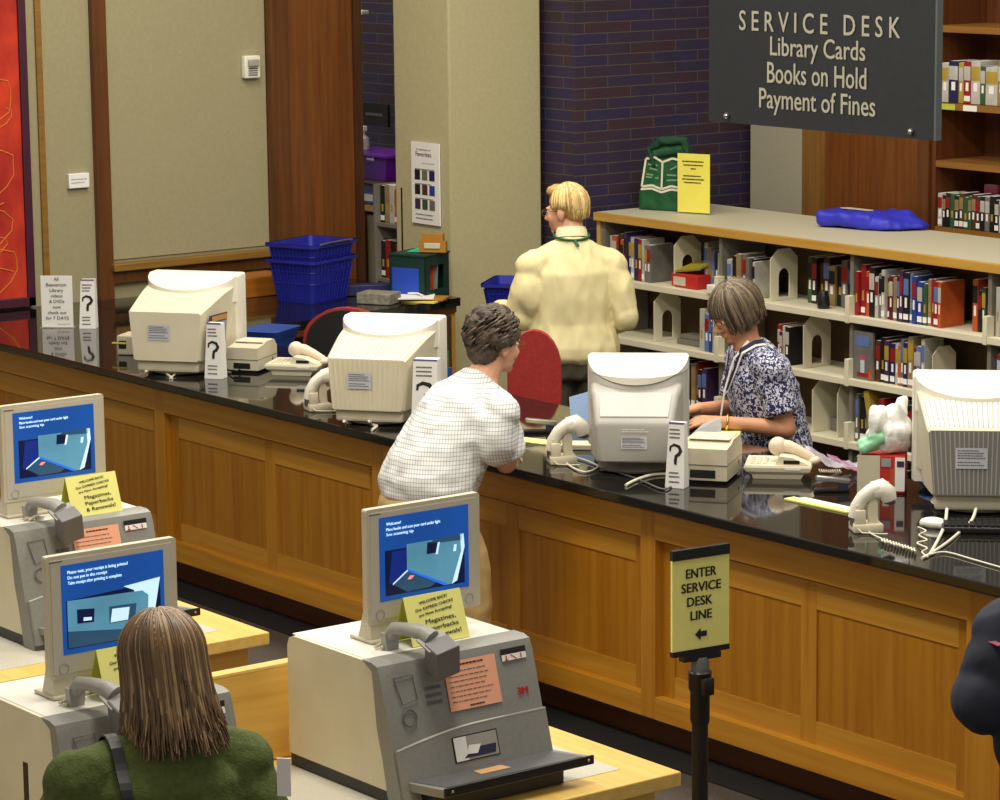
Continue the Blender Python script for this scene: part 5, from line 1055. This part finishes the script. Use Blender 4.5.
def band_on(root, name, pts, w, m, th=.0025):
    """flat ribbon through (point, outward normal) pairs"""
    mb = MB(); rings = []
    for i, (p, nn) in enumerate(pts):
        p, nn = V(p), V(nn).normalized(); t = (V(pts[min(i+1, len(pts)-1)][0])-V(pts[max(i-1, 0)][0])).normalized(); s_ = t.cross(nn).normalized()*w/2
        rings.append([p-s_, p+s_, p+s_+nn*th, p-s_+nn*th])
    mb.loft(rings); return mb.build(name, m, root, smooth=0)

# ---- man in the cream shirt, seen from behind
q = P(572, 300, y=8.95); R = thing('person', 'man with blond hair in a cream shirt, seen from behind, in front of the bookcase', 'person', (q.x, 8.95, 0), heading(-8))
sp = [(0, 0, .86), (0, .0, .96), (0, .01, 1.10), (0, -.005, 1.25), (0, -.015, 1.36), (0, -.012, 1.44), (0, .0, 1.52)]
ra = [(.12, .10), (.165, .12), (.155, .115), (.165, .12), (.165, .11), (.11, .08), (.058, .058)]
shR, elR, wrR = (.175, -.01, 1.375), (.25, -.05, 1.14), (.17, .20, 1.08); shL, elL, wrL = (-.175, -.01, 1.375), (-.255, .03, 1.15), (-.32, .29, 1.14)
hM = head_M((-.02, .03, 1.648), 52, -6)
b = MB(); torso(b, sp, ra); limb(b, [shR, elR, wrR], [.055, .043, .03]); limb(b, [shL, elL, wrL], [.055, .043, .03])
hand(b, wrR, (-.5, .8, -.2), (-.6, -.3, -.6), 1, .5); hand(b, wrL, (-.3, .9, -.1), (.1, .1, -1), -1, 1.1)
hips = [(-.09, 0, .90), (.09, 0, .90)]
for sx in (-1, 1): limb(b, [(sx*.09, 0, .90), (sx*.105, .02, .50), (sx*.11, -.02, .09)], [.085, .056, .04]); foot(b, (sx*.11, -.02, .09))
head(b, hM, (0, 0, 1.53), .058)
remesh(b, .006, 3).build('body', S_fair, R, smooth=80)
b = MB(); torso(b, [(0, 0, .925), (0, 0, .955), (0, .0, 1.0), (0, .005, 1.12), (0, -.01, 1.25), (0, -.015, 1.36), (0, -.012, 1.44), (0, .0, 1.52)], [(.185, .135), (.225, .165), (.225, .17), (.20, .15), (.19, .14), (.18, .13), (.125, .095), (.07, .068)], pw=2.2); yoke(b, (0, -.01, 1.50), (shR, shL), .055, .072)
b.tube([shR, (.225, -.04, 1.26), elR, (.225, .06, 1.105), (.185, .16, 1.085)], [.072, .074, .068, .06, .05], 14); b.tube([shL, (-.225, .0, 1.26), elL, (-.29, .15, 1.14), (-.315, .25, 1.14)], [.072, .078, .076, .066, .052], 14); b.ell(shR, .073); b.ell(shL, .073); b.ell(elR, .068); b.ell(elL, .076)
for s_ in (shR, shL): b.ell(V(s_)+V((math.copysign(-.03, s_[0]), 0, -.10)), (.085, .09, .13))
b.cap((.15, .0, .99), (.19, -.02, .93), .05, .02); b.cap((-.12, -.06, 1.0), (-.13, -.08, .95), .06, .04)
remesh(b, .008, 9, wrinkle(.011, 9, 1, (1.3, 1, .55))).build('shirt', pm('cream_cloth', (232, 220, 168), .8, .03, 10), R, smooth=80)
b = MB(); b.lathe([(.074, 0), (.07, .03), (.063, .045), (.055, .045), (.06, 0)], n=24); b.xf(Matrix.Translation((0, .0, 1.522)) @ Matrix.Scale(1.06, 4) @ Matrix.Rotation(-.2, 4, 'X')); b.build('collar', pm('cream_cloth_light', (240, 230, 186), .8, .02), R, smooth=60)
b = MB(); b.tube([(.086*math.sin(a*PI/8), -.090*math.cos(a*PI/8)+.0, 1.532-.014*math.cos(a*PI/8)) for a in range(-7, 8)], .006, 6, flat=1); b.tube([(0, -.09, 1.518), (.014, -.112, 1.492)], .007, 6); b.build('green_lanyard', pm('lanyard_green', (30, 96, 60), .7), R, smooth=60)
b = MB(); torso(b, [(0, 0, .85), (0, 0, .93), (0, 0, 1.03)], [(.16, .13), (.185, .14), (.17, .13)])
for sx in (-1, 1): b.tube([(sx*.09, 0, .93), (sx*.105, .0, .7), (sx*.11, .02, .5), (sx*.115, -.01, .06)], [.11, .10, .085, .085], 14)
remesh(b, .01, 3, wrinkle(.012, 8, 3)).build('trousers', pm('olive_trousers', (70, 66, 52), .85, .1, 8), R, smooth=80)
for sx in (-1, 1): MB().cap((sx*.115, -.05, .05), (sx*.115, .15, .045), .05, .042).build('shoe', M_black, R, smooth=80)
HB = [pm('hair_blond', (222, 190, 124), .6, .1, 30), pm('hair_blond_dark', (186, 150, 88), .6, .1, 30), pm('hair_blond_light', (236, 210, 150), .6, .1, 30)]
b = MB(); hr = hM.to_3x3(); b.ell(hM @ V((0, -.022, .042)), (.082, .100, .088), rot=hr); b.ell(hM @ V((0, -.052, -.01)), (.066, .055, .052), rot=hr); b.ell(hM @ V((0, .04, .098)), (.056, .05, .03), rot=hr)
remesh(b, .005, 1, wrinkle(.004, 40, 2)).build('hair', HB[1], R, smooth=80)
hair_strands(R, hM, 'hair_locks', HB, 420, lambda a: -.035 if a > 115 else .015, 1.0, front=62, r=.0045, seed=3, curl=-.022, segs=8, rad=(.085, .103, .096))
eyes(R, hM); glasses(R, hM)
# blue basket in his hand
M_ = R.location; q2 = P(509, 302, y=9.12)
basket('small blue plastic basket held out by the man in the cream shirt', (q2.x-.02, 9.17, 1.03), math.radians(40), s=.80)

# ---- person in the checked shirt leaning on the counter
q = P(437, 492, y=6.62); R = thing('person', 'grey-haired person in a white checked shirt leaning on the counter', 'person', (q.x, 6.62, 0), heading(56))
sp = [(0, -.05, .76), (0, -.03, .86), (0, .015, .98), (0, .08, 1.11), (0, .145, 1.22), (0, .185, 1.285), (0, .22, 1.345)]
ra = [(.12, .10), (.175, .135), (.155, .125), (.16, .125), (.165, .11), (.13, .08), (.058, .058)]
shR, elR, wrR = (.17, .165, 1.225), (.155, .215, 1.03), (-.06, .345, 1.026); shL, elL, wrL = (-.17, .165, 1.225), (-.2, .28, 1.03), (-.06, .345, 1.035)
hM = head_M((0, .275, 1.462), 6, -6)
b = MB(); torso(b, sp, ra); limb(b, [shR, elR, wrR], [.052, .043, .029]); limb(b, [shL, elL, wrL], [.052, .043, .029])
hand(b, wrR, (-.95, .1, -.03), (0, .1, -1), 1, .35); hand(b, wrL, (.75, -.25, -.0), (0, .1, -1), -1, 1.0)
for sx in (-1, 1): limb(b, [(sx*.09, -.02, .86), (sx*.12, .05, .48), (sx*.13, .01, .09)], [.095, .06, .042]); foot(b, (sx*.13, .01, .09))
head(b, hM, (0, .215, 1.34), .056)
remesh(b, .006, 3).build('body', S_fair, R, smooth=80)
b = MB(); torso(b, [(0, -.045, .90), (0, -.042, .935), (0, -.015, 1.0), (0, .055, 1.11), (0, .125, 1.22), (0, .17, 1.285), (0, .21, 1.338)], [(.18, .16), (.215, .175), (.205, .165), (.19, .15), (.18, .135), (.125, .09), (.068, .066)], pw=2.2); yoke(b, (0, .195, 1.32), (shR, shL), .055, .07)
for s_ in (shR, shL): b.ell(V(s_)+V((math.copysign(-.03, s_[0]), -.03, -.08)), (.08, .085, .11))
for sh, el in ((shR, elR), (shL, elL)): b.tube([sh, V(sh).lerp(V(el), .45), V(sh).lerp(V(el), .84)], [.07, .076, .08], 16); b.ell(sh, .071)
remesh(b, .008, 8, wrinkle(.013, 8, 2, (1, .7, 1.2))).build('shirt', checked('white_check', (238, 238, 236), (178, 184, 194), .0155, .19), R, smooth=80)
b = MB(); torso(b, [(0, -.055, .76), (0, -.05, .86), (0, -.015, .96)], [(.17, .155), (.19, .165), (.18, .15)])
for sx in (-1, 1): b.tube([(sx*.085, -.04, .84), (sx*.115, .02, .68), (sx*.125, .05, .48), (sx*.13, .01, .07)], [.118, .115, .10, .088], 14)
remesh(b, .01, 3, wrinkle(.010, 7, 5)).build('trousers', pm('khaki', (206, 176, 118), .85, .05, 8), R, smooth=80)
for sx in (-1, 1): MB().cap((sx*.13, -.03, .05), (sx*.13, .16, .045), .05, .042).build('shoe', M_black, R, smooth=80)
b = MB(); rr = random.Random(4); hr = hM.to_3x3(); b.ell(hM @ V((0, -.025, .04)), (.078, .095, .085), rot=hr); b.ell(hM @ V((0, -.06, -.025)), (.066, .058, .06), rot=hr)
for i in range(150):
    ph = rr.uniform(0, 2*PI); th = rr.uniform(0, 1.9)
    p = V((.084*math.sin(th)*math.sin(ph), .102*math.sin(th)*math.cos(ph), .092*math.cos(th))) + V((0, -.02, .04))
    if p.y > .045 and p.z < .055: continue
    if p.y > -.02 and p.z < -.0 and abs(p.x) > .04: continue
    b.ell(hM @ p, rr.uniform(.014, .026), seg=8)
remesh(b, .005, 1, wrinkle(.006, 60, 3)).build('hair', pm('hair_grey_brown', (98, 82, 68), .65, .3, 45, rgb2=(50, 40, 34)), R, smooth=80)
b = MB(); HC = [pm('hair_grey_light', (112, 98, 82), .6, .15, 30), pm('hair_brown', (84, 68, 56), .6, .15, 30), pm('hair_brown_dark', (56, 44, 38), .6, .15, 30)]
for i in range(260):
    ph = rr.uniform(.5, 2*PI-.5); th = rr.uniform(.05, 1.9); pts = []; a0 = rr.random()*6; w_ = rr.uniform(.010, .018)
    for k in range(9):
        p = V((.090*math.sin(th+.06*k)*math.sin(ph), .107*math.sin(th+.06*k)*math.cos(ph), .098*math.cos(th+.06*k))) + V((0, -.02, .04)); p += V((w_*math.sin(a0+k*.8), w_*math.cos(a0+k*.8), w_*.5*math.sin(k*.8+a0)))
        if p.y > .03 and p.z < .06 or (p.y > -.03 and p.z < .0): break
        pts.append(hM @ p)
    if len(pts) > 3: b.tube(pts, [.0045]*(len(pts)-1)+[.002], 5, mi=rr.randrange(3))
b.build('curly_locks', HC, R, smooth=80)
MB().tube([hM @ V((x, .022, .137-.9*x*x*8)) for x in (-.08, -.06, -.03, 0, .03, .06, .08)], .007, 6).build('dark_headband', M_black, R, smooth=60)
eyes(R, hM); glasses(R, hM)

# ---- grey-haired woman behind the counter
q = P(766, 400, y=8.27); R = thing('person', 'woman with a grey bob in a navy and white patterned top working behind the counter', 'person', (q.x, 8.27, 0), heading(-106))
sp = [(0, -.02, .78), (0, -.02, .90), (0, -.01, 1.02), (0, .02, 1.14), (0, .045, 1.24), (0, .07, 1.30), (0, .095, 1.355)]
ra = [(.12, .10), (.165, .12), (.135, .105), (.14, .11), (.125, .095), (.085, .068), (.05, .05)]
shL, elL, wrL = (-.155, .045, 1.235), (-.21, -.01, 1.005), (-.13, .24, 1.035); shR, elR, wrR = (.155, .045, 1.235), (.2, .06, 1.03), (.06, .27, 1.06)
hM = head_M((0, .135, 1.462), 6, -26)
b = MB(); torso(b, sp, ra); limb(b, [shR, elR, wrR], [.047, .038, .026]); limb(b, [shL, elL, wrL], [.047, .039, .026])
hand(b, wrL, (.35, .9, .05), (.3, 0, -1), 1, .5); hand(b, wrR, (-.2, .9, -.1), (-.3, 0, -1), -1, .5)
for sx in (-1, 1): limb(b, [(sx*.085, -.02, .86), (sx*.095, .0, .46), (sx*.1, -.04, .09)], [.09, .056, .04]); foot(b, (sx*.1, -.04, .09))
head(b, hM, (0, .09, 1.35), .05, .97)
remesh(b, .0055, 3).build('body', S_tan, R, smooth=80)
b = MB(); torso(b, [(0, -.03, .82), (0, -.03, .9), (0, -.02, 1.0), (0, .01, 1.12), (0, .035, 1.22), (0, .06, 1.285), (0, .08, 1.33)], [(.19, .15), (.195, .15), (.175, .14), (.17, .14), (.165, .125), (.12, .09), (.07, .068)], pw=2.2); yoke(b, (0, .075, 1.315), (shR, shL), .05, .064)
for sh, el in ((shR, elR), (shL, elL)): b.tube([sh, V(sh).lerp(V(el), .4), V(sh).lerp(V(el), .72)], [.066, .069, .074], 16); b.ell(V(sh)+V((0, 0, .012)), .068)
remesh(b, .008, 7, wrinkle(.008, 9, 6)).build('patterned_top', patterned('navy_white', (30, 36, 84), (206, 208, 224), 80, .515), R, smooth=80)
b = MB(); torso(b, [(0, -.02, .80), (0, -.02, .88)], [(.18, .14), (.18, .14)])
for sx in (-1, 1): b.tube([(sx*.085, -.02, .86), (sx*.095, .0, .46), (sx*.1, -.04, .07)], [.105, .08, .075], 14)
remesh(b, .01, 3).build('trousers', M_inkn, R, smooth=80)
for sx in (-1, 1): MB().cap((sx*.1, -.07, .045), (sx*.1, .12, .04), .045, .038).build('shoe', M_black, R, smooth=80)
def vneck(r, z0, dz, y0, y1):
    out = []
    for sg in (-1, 1):
        out.append([((sg*r*math.sin(a), y0 - r*.95*math.cos(a), z0-.0*a), (sg*math.sin(a)*.8, -math.cos(a)*.6, .7)) for a in (0, .5, 1.0, 1.5)] + [((sg*r*.9, y0+.05, z0-.03), (sg*.6, .4, .7)), ((sg*r*.62, y1-.015, z0-.10), (sg*.2, 1, .3)), ((sg*r*.2, y1+.012, z0-.20), (0, 1, .1))])
    return out
for rad, m, nm in ((.077, M_inkn, 'navy_trim'), (.09, M_paper, 'white_trim')):
    for pts in vneck(rad, 1.347 - (.077-rad)*-.9, 0, .085, .165): band_on(R, nm, pts, .017 if m is M_inkn else .010, m)
band_on(R, 'lanyard', [((-.06, .10, 1.35), (-.5, .3, .8)), ((-.055, .16, 1.28), (0, 1, .3)), ((-.03, .19, 1.15), (0, 1, .1)), ((-.01, .20, 1.04), (0, 1, 0))], .014, M_paper)
b = MB(); p0 = V(wrL); dv_ = (V(wrL)-V(elL)).normalized(); u_ = dv_.orthogonal().normalized(); w_ = dv_.cross(u_)
b.tube([p0-dv_*.02+(u_*math.cos(a*PI/8)+w_*math.sin(a*PI/8))*.032 for a in range(17)], .005, 6); b.build('gold_bracelet', pm('gold', (226, 190, 90), .25, .03, metal=.9), R, smooth=60)
HG = [pm('hair_ash', (108, 94, 74), .5, .1, 30), pm('hair_ash_dark', (72, 60, 48), .5, .1, 30), pm('hair_ash_light', (138, 122, 98), .5, .1, 30)]
b = MB(); hr = hM.to_3x3(); b.ell(hM @ V((0, -.02, .04)), (.082, .10, .088), rot=hr); b.ell(hM @ V((0, -.045, -.012)), (.078, .062, .05), rot=hr); b.ell(hM @ V((.05, -.0, -.02)), (.033, .045, .06), rot=hr); b.ell(hM @ V((-.05, -.0, -.02)), (.033, .045, .06), rot=hr)
remesh(b, .005, 2).build('hair', HG[1], R, smooth=80)
hair_strands(R, hM, 'hair_locks', HG, 520, lambda a: -.058 if a > 100 else -.062, 1.0, front=38, r=.0045, seed=5, curl=-.02, segs=9, bang=.035, rad=(.090, .110, .098))
eyes(R, hM, .97); glasses(R, hM, .97)

# ---- woman in the green sweater at the kiosk, seen from behind
q = P(157, 700, y=3.44); R = thing('person', 'woman with long brown hair in a dark green sweater, seen from behind at a kiosk', 'person', (q.x, 3.44, 0), heading(-24))
sp = [(0, 0, .76), (0, .0, .86), (0, .0, .98), (0, .0, 1.10), (0, -.01, 1.16), (0, -.005, 1.23), (0, .005, 1.29)]
ra = [(.12, .10), (.17, .12), (.145, .11), (.155, .115), (.155, .105), (.105, .08), (.052, .052)]
shR, elR, wrR = (.175, -.005, 1.185), (.28, .0, .955), (.17, .22, 1.0); shL, elL, wrL = (-.175, -.005, 1.185), (-.30, .0, .95), (-.13, .23, 1.02)
hM = head_M((.022, .03, 1.432), 12, -12)
b = MB(); torso(b, sp, ra); limb(b, [shR, elR, wrR], [.05, .04, .027]); limb(b, [shL, elL, wrL], [.05, .04, .027])
hand(b, wrR, (-.1, .9, .05), (-.3, 0, -1), 1, .5); hand(b, wrL, (.2, .9, .1), (.3, 0, -1), -1, .4)
for sx in (-1, 1): limb(b, [(sx*.09, 0, .82), (sx*.1, .02, .44), (sx*.1, -.02, .09)], [.09, .056, .04]); foot(b, (sx*.1, -.02, .09))
head(b, hM, (.008, .0, 1.28), .05, .98)
remesh(b, .007, 3).build('body', S_fair, R, smooth=80)
b = MB(); torso(b, [(0, .0, .84), (0, .0, .92), (0, .0, 1.02), (0, -.005, 1.10), (0, -.012, 1.18), (0, -.008, 1.24), (0, .0, 1.285)], [(.20, .15), (.20, .15), (.19, .145), (.19, .145), (.185, .13), (.125, .092), (.07, .068)], pw=2.3); yoke(b, (0, -.002, 1.275), (shR, shL), .055, .072)
for sh, el, wr, sg in ((shR, elR, wrR, 1), (shL, elL, wrL, -1)): b.tube([sh, V(sh).lerp(V(el), .5), V(el), V(el).lerp(V(wr), .5), V(el).lerp(V(wr), .9)], [.074, .078, .080, .066, .048], 16); b.ell(sh, .075); b.ell(el, .08)
for s_ in (shR, shL): b.ell(V(s_)+V((math.copysign(-.03, s_[0]), 0, -.10)), (.085, .09, .13))
SW = remesh(b, .007, 8, wrinkle(.011, 9, 7, (1, 1, .8))).build('sweater', pm('green_sweater', (84, 96, 46), .95, .12, 60, bump=.35, bscale=160), R, smooth=80)
b = MB(); torso(b, [(0, 0, .76), (0, 0, .86)], [(.18, .14), (.185, .14)])
for sx in (-1, 1): b.tube([(sx*.09, 0, .82), (sx*.1, .02, .44), (sx*.1, -.02, .06)], [.11, .085, .08], 14)
remesh(b, .01, 3).build('trousers', M_inkn, R, smooth=80)
for sx in (-1, 1): MB().cap((sx*.1, -.06, .045), (sx*.1, .13, .04), .045, .038).build('shoe', M_black, R, smooth=80)
HL = [pm('hair_chestnut', (126, 98, 66), .45, .1, 30), pm('hair_dark_brown', (88, 66, 44), .45, .1, 30), pm('hair_honey', (172, 142, 100), .45, .1, 30), pm('hair_mid', (108, 82, 54), .45, .1, 30)]
b = MB(); hr = hM.to_3x3(); b.ell(hM @ V((0, -.02, .04)), (.088, .104, .09), rot=hr)
b.loft([[hM @ V((rx*math.cos(a*PI/10), -.03+ry*math.sin(a*PI/10), z)) for a in range(20)] for rx, ry, z in ((.07, .08, .06), (.084, .088, .0), (.084, .08, -.06), (.08, .064, -.11), (.07, .05, -.135))])
remesh(b, .006, 2).build('hair', HL[1], R, smooth=80)
hair_strands(R, hM, 'hair_locks', HL, 900, lambda a: -.178 if a > 120 else -.17, 1.0, front=30, r=.004, seed=9, curl=.02, segs=14, jit=.032, rad=(.093, .110, .099))
from mathutils.bvhtree import BVHTree
bv = BVHTree.FromPolygons([v.co for v in SW.data.vertices], [tuple(p.vertices) for p in SW.data.polygons]); pts = []
for k in range(34):
    a = min(PI/2, -.9 + k*.124); o_ = V((-.115-.0008*max(0, k-12), 0, 1.13-max(0, k-20)*.022)); dr = V((0, -math.sin(a), math.cos(a)))
    h_ = bv.ray_cast(o_+dr*.6, -dr)
    if h_[0] is not None: pts.append((h_[0]+dr*.006, dr))
band_on(R, 'bag_strap', pts, .027, M_black, .005)
b = MB(); b.ell((-.17, -.185, .74), (.13, .055, .13)); b = remesh(b, .01, 2, wrinkle(.006, 12, 3)); b.build('shoulder_bag', M_black, R, smooth=80)
eyes(R, hM, .98)
q = P(283, 775, y=3.62); t = tag(MB().b2(-.014, .018, -.002, .002, -.05, .04).build('paper_slip', M_paper), 'white paper slip in the hand of the green-sweatered woman', 'paper'); t.location = (q.x, 3.62, q.z); t.rotation_euler = (0, 0, heading(10))

# ---- passer-by at the frame's edge
q = P(1080, 640, y=5.5); R = thing('person', 'person in a dark navy jacket cut off by the edge of the photo', 'person', (q.x, 5.5, 0), heading(25))
sp = [(0, 0, .84), (0, .0, .95), (0, .0, 1.1), (0, .0, 1.25), (0, -.005, 1.35), (0, -.0, 1.43), (0, .005, 1.51)]
ra = [(.12, .10), (.165, .12), (.15, .11), (.15, .11), (.14, .09), (.085, .062), (.055, .055)]
shR, elR, wrR = (.18, 0, 1.36), (.25, -.02, 1.12), (.2, .2, 1.05); shL, elL, wrL = (-.17, .0, 1.36), (-.225, -.06, 1.20), (-.12, .17, 1.12)
hM = head_M((0, .03, 1.635), 0, 0)
b = MB(); torso(b, sp, ra); limb(b, [shR, elR, wrR], [.052, .042, .029]); limb(b, [shL, elL, wrL], [.052, .042, .029]); hand(b, wrR, (0, .8, -.4), (-1, 0, 0), 1, .5); hand(b, wrL, (.3, .9, 0), (.5, 0, -1), -1, .6)
for sx in (-1, 1): limb(b, [(sx*.09, 0, .90), (sx*.1, .02, .5), (sx*.1, -.02, .09)], [.09, .056, .04]); foot(b, (sx*.1, -.02, .09))
head(b, hM, (0, 0, 1.5), .056); remesh(b, .008, 3).build('body', S_fair, R, smooth=80)
b = MB(); torso(b, [(0, 0, 1.0), (0, 0, 1.08), (0, 0, 1.2), (0, -.01, 1.33), (0, -.005, 1.42), (0, .0, 1.49)], [(.18, .14), (.20, .155), (.195, .15), (.185, .135), (.13, .095), (.075, .072)]); yoke(b, (0, 0, 1.48), (shR, shL), .055, .075)
for sh, el, wr in ((shR, elR, wrR), (shL, elL, wrL)): b.tube([sh, V(sh).lerp(V(el), .5), V(el), V(el).lerp(V(wr), .5), V(el).lerp(V(wr), .9)], [.078, .082, .082, .07, .055], 16); b.ell(sh, .08); b.ell(el, .082)
remesh(b, .009, 7, wrinkle(.012, 8, 8)).build('jacket', pm('navy_jacket', (34, 38, 54), .8, .15, 8), R, smooth=80)
b = MB(); b.prism([(-.02, 0), (.05, .005), (.045, .018), (-.02, .014)], 'y', -.003, .0); M_ = frame((-.20, -.075, 1.36), (.8, -.6, 0), (0, -.25, 1)); b.xf(M_); b.build('pink_badge', BM['pink'], R)
b = MB(); torso(b, [(0, 0, .84), (0, 0, .92), (0, 0, 1.02)], [(.16, .13), (.185, .14), (.17, .13)])
for sx in (-1, 1): b.tube([(sx*.09, 0, .92), (sx*.1, .02, .5), (sx*.1, -.02, .06)], [.11, .085, .08], 14)
remesh(b, .01, 3).build('trousers', M_inkn, R, smooth=80)
for sx in (-1, 1): MB().cap((sx*.1, -.06, .05), (sx*.1, .14, .045), .05, .042).build('shoe', M_black, R, smooth=80)
b = MB(); hr = hM.to_3x3(); b.ell(hM @ V((0, -.02, .04)), (.082, .10, .09), rot=hr); b.ell(hM @ V((0, -.055, -.02)), (.07, .055, .06), rot=hr); remesh(b, .006, 1, wrinkle(.004, 40, 2)).build('hair', HL[1], R, smooth=80); eyes(R, hM)
# ================================================================== camera and light
cam = bpy.data.cameras.new('camera'); co = bpy.data.objects.new('camera', cam); C.objects.link(co)
cam.sensor_width = 36; cam.sensor_fit = 'HORIZONTAL'; cam.lens = FPX/1000*36; cam.clip_end = 100
co.matrix_world = Matrix(((RT.x, UP.x, -FW.x, 0), (RT.y, UP.y, -FW.y, 0), (RT.z, UP.z, -FW.z, CAMH), (0, 0, 0, 1)))
bpy.context.scene.camera = co
w = bpy.data.worlds.new('world'); bpy.context.scene.world = w; w.use_nodes = True
w.node_tree.nodes['Background'].inputs[0].default_value = (1, .93, .80, 1); w.node_tree.nodes['Background'].inputs[1].default_value = .42
def area(name, loc, sx, sy, power, col=(1, .93, .8), target=None):
    l = bpy.data.lights.new(name, 'AREA'); l.shape = 'RECTANGLE'; l.size = sx; l.size_y = sy; l.energy = power; l.color = col
    o = bpy.data.objects.new(name, l); C.objects.link(o); o.location = loc
    if target: o.rotation_euler = (V(target)-V(loc)).to_track_quat('-Z', 'Y').to_euler()
    return o
for i, x in enumerate((-12.2, -9.6, -7.0)): area('ceiling_or_fill_light', (x, 7.6, 4.9), 1.6, .7, 95)
for i, x in enumerate((-9.0, -6.2)): area('ceiling_or_fill_light', (x, 4.4, 4.9), 1.4, .9, 100)
area('ceiling_or_fill_light', (-10.2, 9.7, 4.9), 2.2, .6, 55)
area('ceiling_or_fill_light', (-15.3, 9.6, 4.6), .6, .6, 40)  # fill lamp added to brighten the brick in the back recess, no fixture there
sc_ = bpy.context.scene
sc_.view_settings.view_transform = 'Standard'; sc_.view_settings.look = 'None'; sc_.view_settings.exposure = 0; sc_.view_settings.gamma = 1
